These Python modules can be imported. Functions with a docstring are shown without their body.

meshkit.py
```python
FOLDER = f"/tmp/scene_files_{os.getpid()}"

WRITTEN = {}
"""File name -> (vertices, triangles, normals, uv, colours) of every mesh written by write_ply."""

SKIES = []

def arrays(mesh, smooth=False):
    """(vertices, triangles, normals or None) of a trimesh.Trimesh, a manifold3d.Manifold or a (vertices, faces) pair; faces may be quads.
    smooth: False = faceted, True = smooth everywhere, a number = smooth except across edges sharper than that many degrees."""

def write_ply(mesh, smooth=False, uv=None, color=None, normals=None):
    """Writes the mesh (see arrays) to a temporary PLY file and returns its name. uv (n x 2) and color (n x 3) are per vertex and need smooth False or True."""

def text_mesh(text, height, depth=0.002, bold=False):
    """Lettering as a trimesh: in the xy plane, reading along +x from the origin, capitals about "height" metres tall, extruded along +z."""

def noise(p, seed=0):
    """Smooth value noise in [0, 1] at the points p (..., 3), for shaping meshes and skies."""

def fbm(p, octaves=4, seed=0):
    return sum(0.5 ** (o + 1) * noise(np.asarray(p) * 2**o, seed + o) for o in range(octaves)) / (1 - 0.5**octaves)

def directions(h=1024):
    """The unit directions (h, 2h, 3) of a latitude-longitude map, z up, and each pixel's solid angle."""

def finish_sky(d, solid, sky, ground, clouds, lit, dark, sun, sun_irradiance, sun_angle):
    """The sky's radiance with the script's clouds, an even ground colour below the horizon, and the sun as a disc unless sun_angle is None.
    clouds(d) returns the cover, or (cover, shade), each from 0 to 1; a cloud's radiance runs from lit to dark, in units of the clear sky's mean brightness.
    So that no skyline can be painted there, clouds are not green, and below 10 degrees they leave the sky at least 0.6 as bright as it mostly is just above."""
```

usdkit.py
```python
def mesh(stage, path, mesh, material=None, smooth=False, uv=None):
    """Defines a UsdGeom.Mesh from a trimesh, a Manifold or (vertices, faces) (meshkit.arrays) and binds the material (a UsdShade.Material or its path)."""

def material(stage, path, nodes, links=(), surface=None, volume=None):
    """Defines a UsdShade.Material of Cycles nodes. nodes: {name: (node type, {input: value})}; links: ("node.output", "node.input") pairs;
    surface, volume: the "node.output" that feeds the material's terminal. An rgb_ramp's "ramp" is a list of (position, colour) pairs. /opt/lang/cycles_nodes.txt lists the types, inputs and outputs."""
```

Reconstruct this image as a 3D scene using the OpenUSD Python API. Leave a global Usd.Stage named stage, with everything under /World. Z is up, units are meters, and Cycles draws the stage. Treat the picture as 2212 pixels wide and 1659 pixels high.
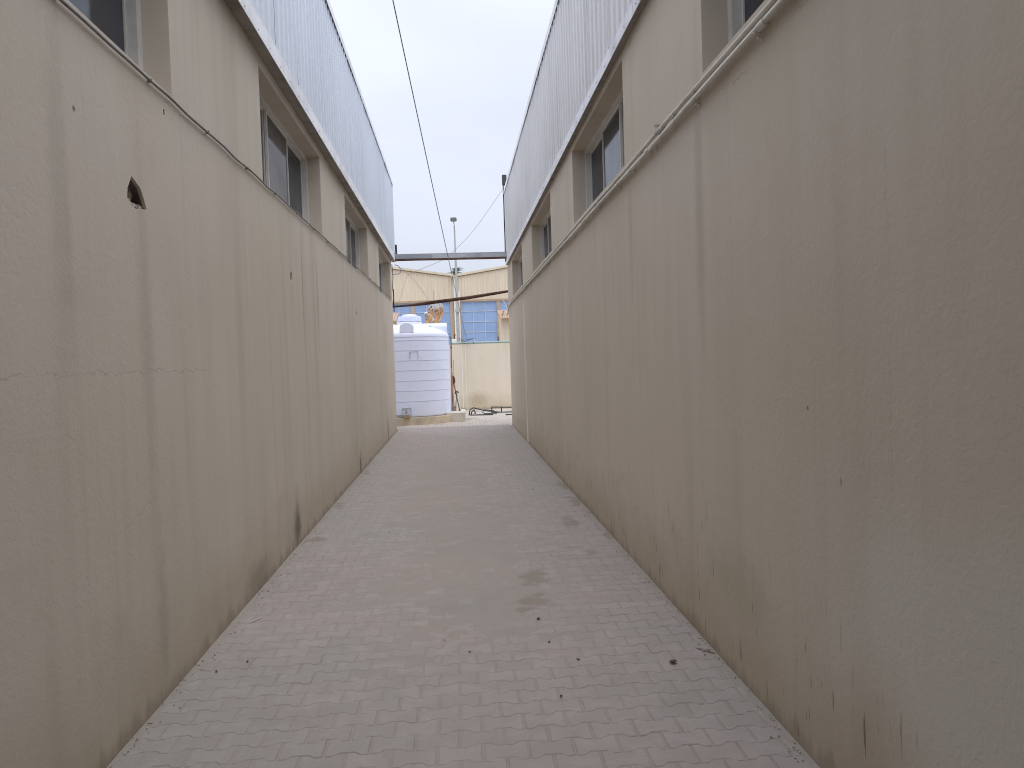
import math, random
import numpy as np
import trimesh, manifold3d
import meshkit, usdkit
from shapely.geometry import Polygon, box as sbox
from pxr import Usd, UsdGeom, UsdLux, UsdShade, Sdf, Gf

random.seed(7)
rng = np.random.default_rng(7)
stage = Usd.Stage.CreateInMemory()
UsdGeom.SetStageUpAxis(stage, 'Z')
UsdGeom.SetStageMetersPerUnit(stage, 1.0)
World = UsdGeom.Xform.Define(stage, '/World')
UsdGeom.Scope.Define(stage, '/World/Looks')

# ------------------------------------------------------------------ camera
F_PX, W_PX = 1640.0, 2212.0
CAM_H = 1.7
FWD = np.array([0.07217595, 0.99694032, -0.03001065])
RGT = np.array([0.99680418, -0.07313356, -0.03213891])
UPV = np.array([0.03423536, 0.02759508, 0.99903276])
cam = UsdGeom.Camera.Define(stage, '/World/camera')
cam.CreateHorizontalApertureAttr(36.0)
cam.CreateVerticalApertureAttr(27.0)
cam.CreateFocalLengthAttr(36.0 * F_PX / W_PX)
cam.CreateClippingRangeAttr(Gf.Vec2f(0.05, 5000))
cam.AddTransformOp().Set(Gf.Matrix4d(*RGT, 0, *UPV, 0, *(-FWD), 0, 0, 0, CAM_H, 1))
cam.CreateExposureAttr(0.25)

# ------------------------------------------------------------------ sky and sun (overcast)
SUN_EL, SUN_AZ = math.radians(70), math.radians(155)      # direction towards the sun; azimuth from +y towards +x
SKY_STRENGTH = 0.12
CLOUD = (6.5, 6.85, 7.85)
SUN_INT, SUN_ANGLE = 0.4, 50.0
SHADE_ROOF_END = -0.5  # front edge of the unseen roof added to shade the near end


class Ref(str):
    pass


class G:
    """A small node-graph builder for usdkit.material."""
    def __init__(self):
        self.nodes, self.links, self.k = {}, [], 0

    def n(self, kind, out=None, **inp):
        self.k += 1
        name = f'n{self.k}'
        vals = {}
        for key, v in inp.items():
            if isinstance(v, Ref):
                self.links.append((str(v), f'{name}.{key}'))
            else:
                vals[key] = v
        self.nodes[name] = (kind, vals)
        return Ref(f'{name}.{out}') if out else name

    def math(self, op, a, b=0.0, c=0.0, clamp=False):
        return self.n('math', 'value', math_type=op, value1=a, value2=b, value3=c, use_clamp=clamp)

    def mixc(self, fac, a, b, blend='mix'):
        return self.n('mix_color', 'result', blend_type=blend, fac=fac, a=a, b=b)

    def rng(self, v, f0, f1, t0=0.0, t1=1.0, kind='smoothstep'):
        return self.n('map_range', 'result', range_type=kind, value=v, from_min=f0, from_max=f1, to_min=t0, to_max=t1, clamp=True)

    def noise(self, vec, scale, detail=3.0, rough=0.55, out='fac', dist=0.0):
        return self.n('noise_texture', out, dimensions='3D', type='fBM', vector=vec, scale=scale, detail=detail, roughness=rough, distortion=dist)

    def scaled(self, vec, s, loc=(0, 0, 0)):
        return self.n('mapping', 'vector', mapping_type='point', vector=vec, scale=s, location=loc)

    def done(self, name, surface, volume=None):
        return usdkit.material(stage, '/World/Looks/' + name, self.nodes, self.links, surface=surface, volume=volume)


g = G()
sky = g.n('sky_texture', 'color', sky_type='single_scattering', sun_disc=False, sun_elevation=SUN_EL, sun_rotation=SUN_AZ, altitude=100.0, air_density=1.0, aerosol_density=2.0, ozone_density=1.0)
tc = g.n('texture_coordinate', 'generated')
sep = g.n('separate_xyz', vector=tc)
up = g.math('maximum', Ref(sep + '.z'), 0.0)
grad = g.math('multiply_add', up, 1.0, 1.0)                  # an overcast sky is brighter overhead than at the horizon
nz = g.noise(g.scaled(tc, (2.0, 2.0, 5.0)), 1.6, 2.0, 0.5)
nzv = g.rng(nz, 0.3, 0.7, 0.91, 1.0)
lum = g.math('multiply', g.math('multiply', grad, 0.765), nzv)
lumc = g.n('combine_color', 'color', color_type='rgb', r=lum, g=lum, b=lum)
cloud = g.mixc(1.0, lumc, CLOUD, 'multiply')
g.nodes[cloud.split('.')[0]][1]['use_clamp'] = False
skymix = g.mixc(0.93, sky, cloud)
bg = g.n('background_shader', 'background', color=skymix, strength=SKY_STRENGTH)
sky_mat = g.done('sky_overcast', bg)
dome = UsdLux.DomeLight.Define(stage, '/World/sky')
UsdShade.MaterialBindingAPI.Apply(dome.GetPrim()).Bind(sky_mat)
dome.GetPrim().SetCustomDataByKey('kind', 'structure')

sun = UsdLux.DistantLight.Define(stage, '/World/sun')
sun.CreateNormalizeAttr(True)
sun.CreateIntensityAttr(SUN_INT)
sun.CreateAngleAttr(SUN_ANGLE)
sun.CreateColorAttr(Gf.Vec3f(1.0, 0.985, 0.96))
_d = np.array([math.sin(SUN_AZ) * math.cos(SUN_EL), math.cos(SUN_AZ) * math.cos(SUN_EL), math.sin(SUN_EL)])
_x = np.cross([0, 1, 0], _d); _x /= np.linalg.norm(_x); _y = np.cross(_d, _x)
sun.AddTransformOp().Set(Gf.Matrix4d(*_x, 0, *_y, 0, *_d, 0, 0, 0, 30, 1))

# ------------------------------------------------------------------ scene helpers
_used = {}
ORIGIN = {}


def path_for(parent, name):
    base = '/World' if parent is None else str(parent.GetPath())
    k = _used.get((base, name), 0)
    _used[(base, name)] = k + 1
    return f'{base}/{name}' if k == 0 else f'{base}/{name}_{k:03d}'


def tag(p, label=None, cat=None, group=None, kind=None):
    for k, v in (('label', label), ('category', cat), ('group', group), ('kind', kind)):
        if v:
            p.SetCustomDataByKey(k, v)
    return p


def thing(name, label, cat, loc=(0, 0, 0), group=None, kind=None):
    p = path_for(None, name)
    x = UsdGeom.Xform.Define(stage, p)
    x.AddTranslateOp().Set(Gf.Vec3d(*map(float, loc)))
    ORIGIN[p] = np.asarray(loc, float)
    return tag(x.GetPrim(), label, cat, group, kind)


def part(parent, name, m, mat, smooth=False, label=None, kind=None):
    """One Mesh prim under parent (vertices given in world coordinates)."""
    p = path_for(parent, name)
    if isinstance(m, MB):
        m = m.mesh()
    if hasattr(m, 'to_mesh'):
        q = m.to_mesh(); m = (np.array(q.vert_properties[:, :3]), np.array(q.tri_verts))
    if hasattr(m, 'vertices'):
        m = (np.array(m.vertices), np.array(m.faces))
    v, f = np.asarray(m[0], float), np.asarray(m[1], int)
    o = np.zeros(3)
    if parent is not None:
        o = ORIGIN['/'.join(str(parent.GetPath()).split('/')[:3])]
    pr = usdkit.mesh(stage, p, (v - o, f), mat, smooth=smooth).GetPrim()
    if str(pr.GetPath()).startswith('/World/pavement/'):
        damp(pr, v)
    return tag(pr, label, None, None, kind)


def single(name, m, mat, label, cat, smooth=False, group=None, kind=None):
    """A thing that is one mesh, with its Xform at its base."""
    if isinstance(m, MB):
        m = m.mesh()
    v, f = np.asarray(m[0], float), np.asarray(m[1], int)
    loc = np.array([*v[:, :2].mean(0), v[:, 2].min()])
    p = path_for(None, name)
    me = usdkit.mesh(stage, p, (v - loc, f), mat, smooth=smooth)
    me.AddTranslateOp().Set(Gf.Vec3d(*map(float, loc)))
    return tag(me.GetPrim(), label, cat, group, kind)


STAINS = [(0.55, 5.84, 0.16, 0.30, 1), (0.50, 5.30, 0.17, 0.22, .95), (0.40, 5.12, 0.1, 0.12, .8), (1.16, 7.82, 0.14, 0.36, 1), (1.36, 8.95, 0.12, 0.5, 1), (1.38, 10.2, 0.11, 0.45, 1), (1.39, 7.15, 0.09, 0.3, .9), (1.11, 6.53, 0.10, 0.16, .8),
          (-1.44, 7.6, 0.14, 0.4, .8), (-1.48, 9.4, 0.12, 0.35, .8), (-1.5, 12.2, 0.12, 0.5, .8), (-0.1, 4.9, 0.12, 0.12, 0.4), (0.05, 21.9, 0.4, 0.14, 1)]


def damp(prim, v):
    """Stores on a ground mesh how stained each vertex is, -1 (clean) to 1."""
    v = np.asarray(v, float); best = np.full(len(v), -1.5)
    for x0, y0, rx, ry, am in STAINS:
        d = np.hypot((v[:, 0] - x0) / rx, (v[:, 1] - y0) / ry)
        best = np.maximum(best, np.clip(1.0 - d, -1.5, 1.0) * 1.0 + (am - 1))
    from pxr import Vt
    pv = UsdGeom.PrimvarsAPI(prim).CreatePrimvar('damp', Sdf.ValueTypeNames.FloatArray, 'vertex')
    pv.Set(Vt.FloatArray.FromNumpy(best.astype(np.float32)))


class MB:
    """Collects simple solids into one mesh."""
    def __init__(self):
        self.v, self.f, self.n = [], [], 0

    def add(self, v, f):
        v = np.asarray(v, float); f = np.asarray(f, int)
        if f.shape[1] == 4:
            f = np.vstack([f[:, [0, 1, 2]], f[:, [0, 2, 3]]])
        self.v.append(v); self.f.append(f + self.n); self.n += len(v)
        return self

    def mesh(self):
        return np.vstack(self.v), np.vstack(self.f)

    def box(self, lo, hi, c=0.0):
        lo, hi = np.minimum(lo, hi).astype(float), np.maximum(lo, hi).astype(float)
        if c <= 0:
            v = np.array([[(lo, hi)[i][0], (lo, hi)[j][1], (lo, hi)[k][2]] for i in (0, 1) for j in (0, 1) for k in (0, 1)])
            f = [[0, 1, 3, 2], [4, 6, 7, 5], [0, 4, 5, 1], [2, 3, 7, 6], [0, 2, 6, 4], [1, 5, 7, 3]]
            return self.add(v, f)
        pts = []
        for i in (0, 1):
            for j in (0, 1):
                for k in (0, 1):
                    p = np.array([(lo, hi)[i][0], (lo, hi)[j][1], (lo, hi)[k][2]]); s = np.array([1 - 2 * i, 1 - 2 * j, 1 - 2 * k]) * c
                    for e in range(3):
                        q = p + s; q[e] = p[e]; pts.append(q)
        h = trimesh.convex.convex_hull(np.array(pts))
        return self.add(h.vertices, h.faces)

    def tube(self, pts, r, sides=8, caps=True):
        p = np.asarray(pts, float); n = len(p)
        r = np.broadcast_to(np.asarray(r, float), (n,))
        t = np.gradient(p, axis=0); t /= np.linalg.norm(t, axis=1, keepdims=True) + 1e-12
        ref = np.array([0, 0, 1.0]) if abs(t[0][2]) < 0.9 else np.array([1.0, 0, 0])
        a = np.cross(t[0], ref); a /= np.linalg.norm(a)
        rings = []
        ang = np.arange(sides) * 2 * np.pi / sides
        for i in range(n):
            a = a - t[i] * (a @ t[i]); a /= np.linalg.norm(a); b = np.cross(t[i], a)
            rings.append(p[i] + r[i] * (np.cos(ang)[:, None] * a + np.sin(ang)[:, None] * b))
        v = np.vstack(rings); f = []
        for i in range(n - 1):
            for j in range(sides):
                k = (j + 1) % sides
                f += [[i * sides + j, i * sides + k, (i + 1) * sides + k], [i * sides + j, (i + 1) * sides + k, (i + 1) * sides + j]]
        if caps:
            for base, fl in ((0, True), ((n - 1) * sides, False)):
                for j in range(1, sides - 1):
                    f.append([base, base + j + 1, base + j] if fl else [base, base + j, base + j + 1])
        return self.add(v, f)

    def lathe(self, prof, center, seg=48):
        """prof: (r, z) points; closed at the axis when r = 0."""
        prof = np.asarray(prof, float); ang = np.arange(seg) * 2 * np.pi / seg
        v = np.array([[center[0] + r * math.cos(t), center[1] + r * math.sin(t), center[2] + z] for r, z in prof for t in ang])
        f = []
        for i in range(len(prof) - 1):
            for j in range(seg):
                k = (j + 1) % seg
                f += [[i * seg + j, i * seg + k, (i + 1) * seg + k], [i * seg + j, (i + 1) * seg + k, (i + 1) * seg + j]]
        return self.add(v, f)

    def prism(self, poly2, axis, lo, hi):
        """Extrudes a 2D polygon along an axis (0: poly is (y, z); 1: (x, z); 2: (x, y))."""
        m = trimesh.creation.extrude_polygon(Polygon(poly2) if not hasattr(poly2, 'exterior') else poly2, 1.0, engine='earcut')
        v = np.array(m.vertices); t = lo + v[:, 2] * (hi - lo)
        if axis == 0: w = np.c_[t, v[:, 0], v[:, 1]]
        elif axis == 1: w = np.c_[v[:, 0], t, v[:, 1]]
        else: w = np.c_[v[:, 0], v[:, 1], t]
        f = np.array(m.faces)
        if axis == 1: f = f[:, ::-1]
        return self.add(w, f)

    def beam(self, a, b, w, h=None, up=(0, 0, 1)):
        """A rectangular bar from a to b."""
        a, b = np.asarray(a, float), np.asarray(b, float); h = h or w
        t = (b - a) / np.linalg.norm(b - a); s = np.cross(t, up)
        if np.linalg.norm(s) < 1e-6: s = np.cross(t, [0, 1, 0])
        s /= np.linalg.norm(s); u = np.cross(s, t)
        v = [p + i * s * w / 2 + j * u * h / 2 for p in (a, b) for i, j in ((-1, -1), (1, -1), (1, 1), (-1, 1))]
        return self.add(v, [[0, 1, 2, 3], [7, 6, 5, 4], [0, 4, 5, 1], [1, 5, 6, 2], [2, 6, 7, 3], [3, 7, 4, 0]])


def curve(pts, n=40, sag=0.0):
    """Smooth curve through points (Catmull-Rom)."""
    p = np.asarray(pts, float)
    if len(p) == 2:
        t = np.linspace(0, 1, n)[:, None]; q = p[0] * (1 - t) + p[1] * t
        q[:, 2] -= sag * 4 * (t * (1 - t))[:, 0]
        return q
    e = np.vstack([2 * p[0] - p[1], p, 2 * p[-1] - p[-2]]); out = []
    per = max(2, n // (len(p) - 1))
    for i in range(len(p) - 1):
        p0, p1, p2, p3 = e[i:i + 4]
        for t in np.linspace(0, 1, per, endpoint=False):
            out.append(0.5 * (2 * p1 + (p2 - p0) * t + (2 * p0 - 5 * p1 + 4 * p2 - p3) * t * t + (3 * p1 - p0 - 3 * p2 + p3) * t ** 3))
    return np.array(out + [p[-1]])


# ------------------------------------------------------------------ materials
def plain(name, color, rough=0.6, var=0.12, scale=6.0, metal=0.0, spec=0.5, bump=0.0, bump_scale=80.0, tint=None, streak=False):
    """Painted or bare surface: colour with broad and fine variation, slight relief."""
    g = G(); pos = g.n('geometry', 'position')
    c = np.array(color)
    v = g.scaled(pos, (6.0, 6.0, 0.35)) if streak else pos
    n1 = g.noise(v, scale, 5.0, 0.6)
    n2 = g.noise(pos, scale * 0.21, 3.0, 0.5)
    dark = tuple(c * (1 - 2.2 * var)) if tint is None else tint
    col = g.mixc(g.rng(n1, 0.38, 0.72), tuple(c), dark)
    col = g.mixc(g.rng(n2, 0.35, 0.7), col, tuple(c * (1 + 0.6 * var)))
    r = g.rng(n1, 0.3, 0.7, rough * 0.85, min(1.0, rough * 1.15))
    kw = dict(base_color=col, roughness=r, metallic=metal, specular_ior_level=spec)
    if bump:
        kw['normal'] = g.n('bump', 'normal', height=g.noise(pos, bump_scale, 3.0, 0.6), strength=bump, distance=0.004)
    return g.done(name, g.n('principled_bsdf', 'BSDF', **kw))


def wall_paint(name, base, seed, cracks=(), spots=(), scuffs=False, streaks=1.0, dirt=1.0, axis='y', pocket=False):
    """Cream wall paint on stucco: weather streaks, splash dirt at the foot, hairline cracks, spots of grime. Position is on the wall plane (along, z)."""
    g = G(); pos = g.n('geometry', 'position')
    sp = g.n('separate_xyz', vector=pos)
    al, z = Ref(sp + ('.y' if axis == 'y' else '.x')), Ref(sp + '.z')
    uv = g.n('combine_xyz', 'vector', x=al, y=z, z=seed * 7.31)
    c = np.array(base)
    st = g.noise(g.scaled(uv, (2.3, 0.16, 1.0)), 1.0, 3.0, 0.62)
    st2 = g.noise(g.scaled(uv, (9.0, 0.3, 1.0), (3.7, 1.1, 0)), 1.0, 2.0, 0.6)
    bl = g.noise(uv, 0.55, 2.0, 0.55)
    bl2 = g.noise(uv, 2.6, 3.0, 0.6)
    col = g.mixc(g.rng(bl, 0.3, 0.7), tuple(c * (1.02, 1.0, 1.01)), tuple(c * (0.955, 0.945, 0.905)))
    col = g.mixc(g.math('multiply', g.rng(st, 0.47, 0.80), 0.5 * streaks), col, tuple(c * (0.72, 0.70, 0.66)))
    col = g.mixc(g.math('multiply', g.rng(st2, 0.52, 0.82), 0.28 * streaks), col, tuple(c * (0.70, 0.67, 0.62)))
    col = g.mixc(g.math('multiply', g.rng(st, 0.46, 0.30), 0.35 * streaks), col, tuple(np.minimum(c * (1.07, 1.09, 1.12), 0.85)))
    col = g.mixc(g.math('multiply', g.rng(bl2, 0.55, 0.75), 0.14), col, tuple(c * (0.75, 0.71, 0.63)))
    if dirt:
        hgt = g.math('add', z, g.math('multiply', g.math('subtract', bl2, 0.5), -0.7))
        col = g.mixc(g.rng(hgt, 0.75, -0.05, 0.0, 0.5 * dirt), col, tuple(c * (0.64, 0.57, 0.46)))
        low = g.math('add', z, g.math('multiply', g.math('subtract', st2, 0.5), -0.25))
        col = g.mixc(g.rng(low, 0.10, 0.0, 0.0, 0.5 * dirt), col, tuple(c * (0.42, 0.37, 0.30)))
    fine = g.noise(uv, 10.0, 3.0, 0.65) if (spots or cracks) else None
    for (y0, z0, ry, rz, dk, amt) in spots:
        dy = g.math('divide', g.math('subtract', al, y0), ry)
        dz = g.math('divide', g.math('subtract', z, z0), rz)
        d = g.math('sqrt', g.math('add', g.math('multiply', dy, dy), g.math('multiply', dz, dz)))
        d = g.math('add', d, g.math('multiply', g.math('subtract', fine, 0.5), 0.9))
        col = g.mixc(g.rng(d, 1.0, 0.15, 0.0, amt), col, dk)
    hair = fine
    for (y0, z0, y1, z1, wd) in cracks:                    # hairline from (y0, z0) to (y1, z1), steep ones are given with |dz| > |dy|
        p, q, p0, q0, p1, q1 = (al, z, y0, z0, y1, z1) if abs(y1 - y0) >= abs(z1 - z0) else (z, al, z0, y0, z1, y1)
        line = g.math('multiply_add', g.math('subtract', p, p0), (q1 - q0) / (p1 - p0), q0)
        line = g.math('add', line, g.math('multiply', g.math('subtract', hair, 0.5), 0.10))
        near = g.rng(g.math('absolute', g.math('subtract', q, line)), wd, wd * 0.3)
        inside = g.math('multiply', g.rng(p, min(p0, p1), min(p0, p1) + 0.05), g.rng(p, max(p0, p1), max(p0, p1) - 0.1))
        col = g.mixc(g.math('multiply', g.math('multiply', near, inside), g.rng(bl2, 0.35, 0.6, 0.05, 0.3)), col, tuple(c * 0.35))
    if scuffs:
        sc = g.noise(g.scaled(uv, (46.0, 5.0, 1.0)), 1.0, 1.0, 0.5)
        msk = g.math('multiply', g.rng(sc, 0.655, 0.75), g.rng(z, 1.0, 0.45))
        msk = g.math('multiply', msk, g.rng(bl2, 0.36, 0.56))
        col = g.mixc(g.math('multiply', msk, 0.62), col, (0.07, 0.055, 0.045))
        zone = g.math('multiply', g.rng(al, 3.6, 2.2), g.rng(z, 1.5, 0.9))
        pale = g.math('multiply', g.rng(bl, 0.42, 0.62), zone)
        col = g.mixc(g.math('multiply', pale, 0.9), col, tuple(c * (1.08, 1.14, 1.24)))
    if pocket:                                              # bare blockwork where the plaster has been knocked out
        deep = g.math('multiply', g.rng(Ref(sp + '.x'), -A - 0.012, -A - 0.022), g.rng(z, 3.22, 3.2))
        col = g.mixc(deep, col, g.mixc(g.rng(fine, 0.35, 0.65), (0.17, 0.135, 0.115), (0.10, 0.08, 0.07)))
        col = g.mixc(g.math('multiply', deep, g.rng(z, 2.575, 2.535)), col, (0.40, 0.37, 0.33))
    hgt_ = g.noise(uv, 34.0, 3.0, 0.66, dist=0.4)
    nrm = g.n('bump', 'normal', height=hgt_, strength=0.4, distance=0.0042)
    return g.done(name, g.n('principled_bsdf', 'BSDF', base_color=col, roughness=0.85, specular_ior_level=0.25, normal=nrm))


A, B = 1.567, 1.424                                          # the two wall planes: x = -A and x = B
CREAM = (0.568, 0.512, 0.433)
grime = (0.13, 0.115, 0.095)
M = {}
M['wall_left'] = wall_paint('left_wall_paint', CREAM, 1, pocket=True,
    cracks=[(2.3, 1.70, 5.0, 1.71, 0.006), (3.125, 1.72, 3.12, 1.50, 0.004), (3.13, 1.50, 3.39, 1.29, 0.005), (3.6, 0.95, 4.1, 1.1, 0.004)],
    spots=[(7.36, 0.17, 0.24, 0.26, grime, 0.75), (7.38, 0.33, 0.13, 0.3, grime, 0.3), (12.15, 0.12, 0.16, 0.30, grime, 0.85), (17.08, 0.2, 0.22, 0.5, (0.2, 0.15, 0.11), 0.7),
           (8.06, 2.6, 0.05, 0.9, (0.3, 0.25, 0.19), 0.55), (8.91, 2.5, 0.09, 0.8, (0.3, 0.25, 0.19), 0.4), (11.4, 2.6, 0.10, 0.9, (0.3, 0.25, 0.19), 0.35),
           (4.0, 1.9, 0.12, 1.5, (0.33, 0.29, 0.235), 0.24), (3.2, 2.4, 0.12, 1.0, (0.33, 0.29, 0.235), 0.28), (4.05, 0.45, 0.10, 0.6, (0.25, 0.21, 0.17), 0.3), (17.32, 2.2, 0.07, 0.6, (0.3, 0.25, 0.2), 0.5),
           (3.35, 2.82, 0.018, 0.018, (0.12, 0.10, 0.09), 0.9), (5.9, 0.1, 0.5, 0.22, (0.22, 0.185, 0.145), 0.5)])
M['wall_right'] = wall_paint('right_wall_paint', tuple(np.array(CREAM) * (0.985, 0.97, 0.945)), 5, scuffs=True, streaks=0.75,
    cracks=[(2.6, 3.06, 3.25, 3.09, 0.005), (3.5, 3.05, 4.25, 3.09, 0.006), (2.41, 2.4, 2.40, 0.3, 0.003)],
    spots=[(2.74, 1.21, 0.012, 0.03, grime, 0.8), (3.9, 0.5, 0.6, 0.25, (0.4, 0.34, 0.25), 0.4), (6.0, 2.7, 0.1, 0.7, (0.34, 0.29, 0.22), 0.35), (4.3, 2.4, 0.12, 1.0, (0.34, 0.30, 0.235), 0.35), (3.0, 1.47, 0.012, 0.012, grime, 0.9)])
M['wall_far'] = wall_paint('boundary_wall_paint', (0.66, 0.60, 0.49), 9, axis='x', streaks=0.6, dirt=0.9,
    spots=[(0.75, 0.35, 0.55, 0.4, (0.36, 0.28, 0.18), 0.55)])
M['reveal_paint'] = wall_paint('end_wall_paint', CREAM, 3, axis='x', streaks=0.8)
M['block'] = plain('broken_block', (0.24, 0.20, 0.17), 0.95, 0.25, 30, spec=0.1, bump=1.0, bump_scale=60)
M['crumb'] = plain('loose_plaster', (0.45, 0.42, 0.37), 0.95, 0.2, 40, spec=0.1, bump=1.0, bump_scale=90)
M['clad_left'] = plain('pale_blue_steel', (0.63, 0.67, 0.735), 0.42, 0.07, 1.2, spec=0.5, streak=True)
M['clad_right'] = plain('pale_grey_steel', (0.69, 0.68, 0.675), 0.45, 0.09, 1.2, spec=0.5, streak=True)
M['flashing'] = plain('flashing_steel', (0.76, 0.76, 0.77), 0.45, 0.12, 3.0, spec=0.5)
M['soffit'] = plain('dirty_soffit', (0.33, 0.30, 0.27), 0.8, 0.22, 5.0, spec=0.2)
M['backing'] = plain('dark_gap', (0.05, 0.05, 0.05), 0.9)
M['alu'] = plain('window_frame_metal', (0.64, 0.62, 0.58), 0.5, 0.08, 5.0)
M['roof'] = plain('roof_sheet', (0.5, 0.5, 0.5), 0.6)
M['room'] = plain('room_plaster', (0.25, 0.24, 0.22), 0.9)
M['conduit'] = plain('conduit_plastic', (0.62, 0.585, 0.52), 0.5, 0.10, 7.0, spec=0.4)
M['cable_grey'] = plain('grey_cable', (0.22, 0.21, 0.20), 0.6, 0.15, 9.0)
M['cable_dark'] = plain('dark_cable', (0.05, 0.05, 0.055), 0.6, 0.15, 9.0)
M['cable_pale'] = plain('pale_cable', (0.42, 0.42, 0.43), 0.6, 0.1, 9.0)
M['steel_grey'] = plain('grey_painted_steel', (0.27, 0.29, 0.32), 0.5, 0.12, 3.0)
M['beam'] = plain('beam_paint', (0.40, 0.42, 0.45), 0.5, 0.1, 3.0)
M['lamp_grey'] = plain('lamp_housing', (0.13, 0.14, 0.15), 0.7, 0.1, 4.0, spec=0.2)
M['steel_black'] = plain('black_steel', (0.035, 0.04, 0.04), 0.55, 0.2, 8.0)
M['steel_green'] = plain('dark_green_steel', (0.05, 0.075, 0.065), 0.55, 0.2, 8.0)
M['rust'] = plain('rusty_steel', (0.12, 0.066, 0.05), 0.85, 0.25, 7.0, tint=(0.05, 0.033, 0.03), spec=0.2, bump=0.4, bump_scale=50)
M['pipe_green'] = plain('green_pipe', (0.30, 0.40, 0.36), 0.55, 0.1, 5.0)
M['pole'] = plain('galvanized_pole', (0.36, 0.38, 0.39), 0.5, 0.1, 4.0)
M['tank'] = plain('white_tank_plastic', (0.74, 0.785, 0.94), 0.65, 0.03, 2.2, spec=0.25, streak=True)
M['tank_dark'] = plain('tank_residue', (0.42, 0.42, 0.45), 0.8, 0.3, 30)
M['lid'] = plain('tank_lid_plastic', (0.70, 0.75, 0.92), 0.45, 0.05, 4.0)
M['plinth'] = plain('plinth_concrete', (0.60, 0.51, 0.38), 0.9, 0.14, 4.0, spec=0.2, bump=0.5, bump_scale=40)
M['plinth_top'] = plain('pale_concrete', (0.62, 0.58, 0.51), 0.9, 0.12, 4.0, spec=0.2, bump=0.5, bump_scale=40)
M['metal_pale'] = plain('dull_metal', (0.40, 0.40, 0.39), 0.5, 0.15, 9.0, metal=0.3)
M['wood'] = plain('weathered_wood', (0.36, 0.25, 0.17), 0.8, 0.2, 9.0)
M['pink_pole'] = plain('faded_red_paint', (0.42, 0.20, 0.17), 0.7, 0.15, 9.0)
M['bristle'] = plain('broom_bristle', (0.28, 0.22, 0.15), 0.95, 0.25, 40)
M['beige_clad'] = plain('beige_steel', (0.66, 0.575, 0.45), 0.6, 0.07, 1.0, streak=True)
M['beige_trim'] = plain('beige_trim', (0.60, 0.54, 0.42), 0.6, 0.08, 2.0)
M['brown_trim'] = plain('brown_trim', (0.42, 0.30, 0.20), 0.7, 0.15, 2.0)
M['white_trim'] = plain('white_trim', (0.72, 0.70, 0.66), 0.6, 0.08, 2.0)
M['mullion'] = plain('window_bar_metal', (0.52, 0.53, 0.55), 0.5, 0.08, 3.0)
M['far_paint'] = plain('far_wall_paint', (0.55, 0.50, 0.41), 0.85, 0.08, 1.0)
M['trunk'] = plain('palm_bark', (0.16, 0.12, 0.08), 0.95, 0.25, 9.0, bump=1.0, bump_scale=20)
M['frond'] = plain('palm_leaf', (0.07, 0.10, 0.035), 0.6, 0.25, 5.0)
M['frond_dry'] = plain('palm_leaf_dry', (0.24, 0.19, 0.09), 0.7, 0.25, 5.0)
M['leaf_dry'] = plain('dry_leaf', (0.12, 0.095, 0.07), 0.8, 0.3, 60)
M['scrap_dark'] = plain('dark_scrap', (0.03, 0.028, 0.026), 0.8, 0.3, 60)
M['scrap_pale'] = plain('pale_scrap', (0.62, 0.60, 0.57), 0.7, 0.1, 60)
M['rust_roof'] = plain('rusty_roof_sheet', (0.40, 0.27, 0.19), 0.8, 0.25, 2.0, spec=0.2)

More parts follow.
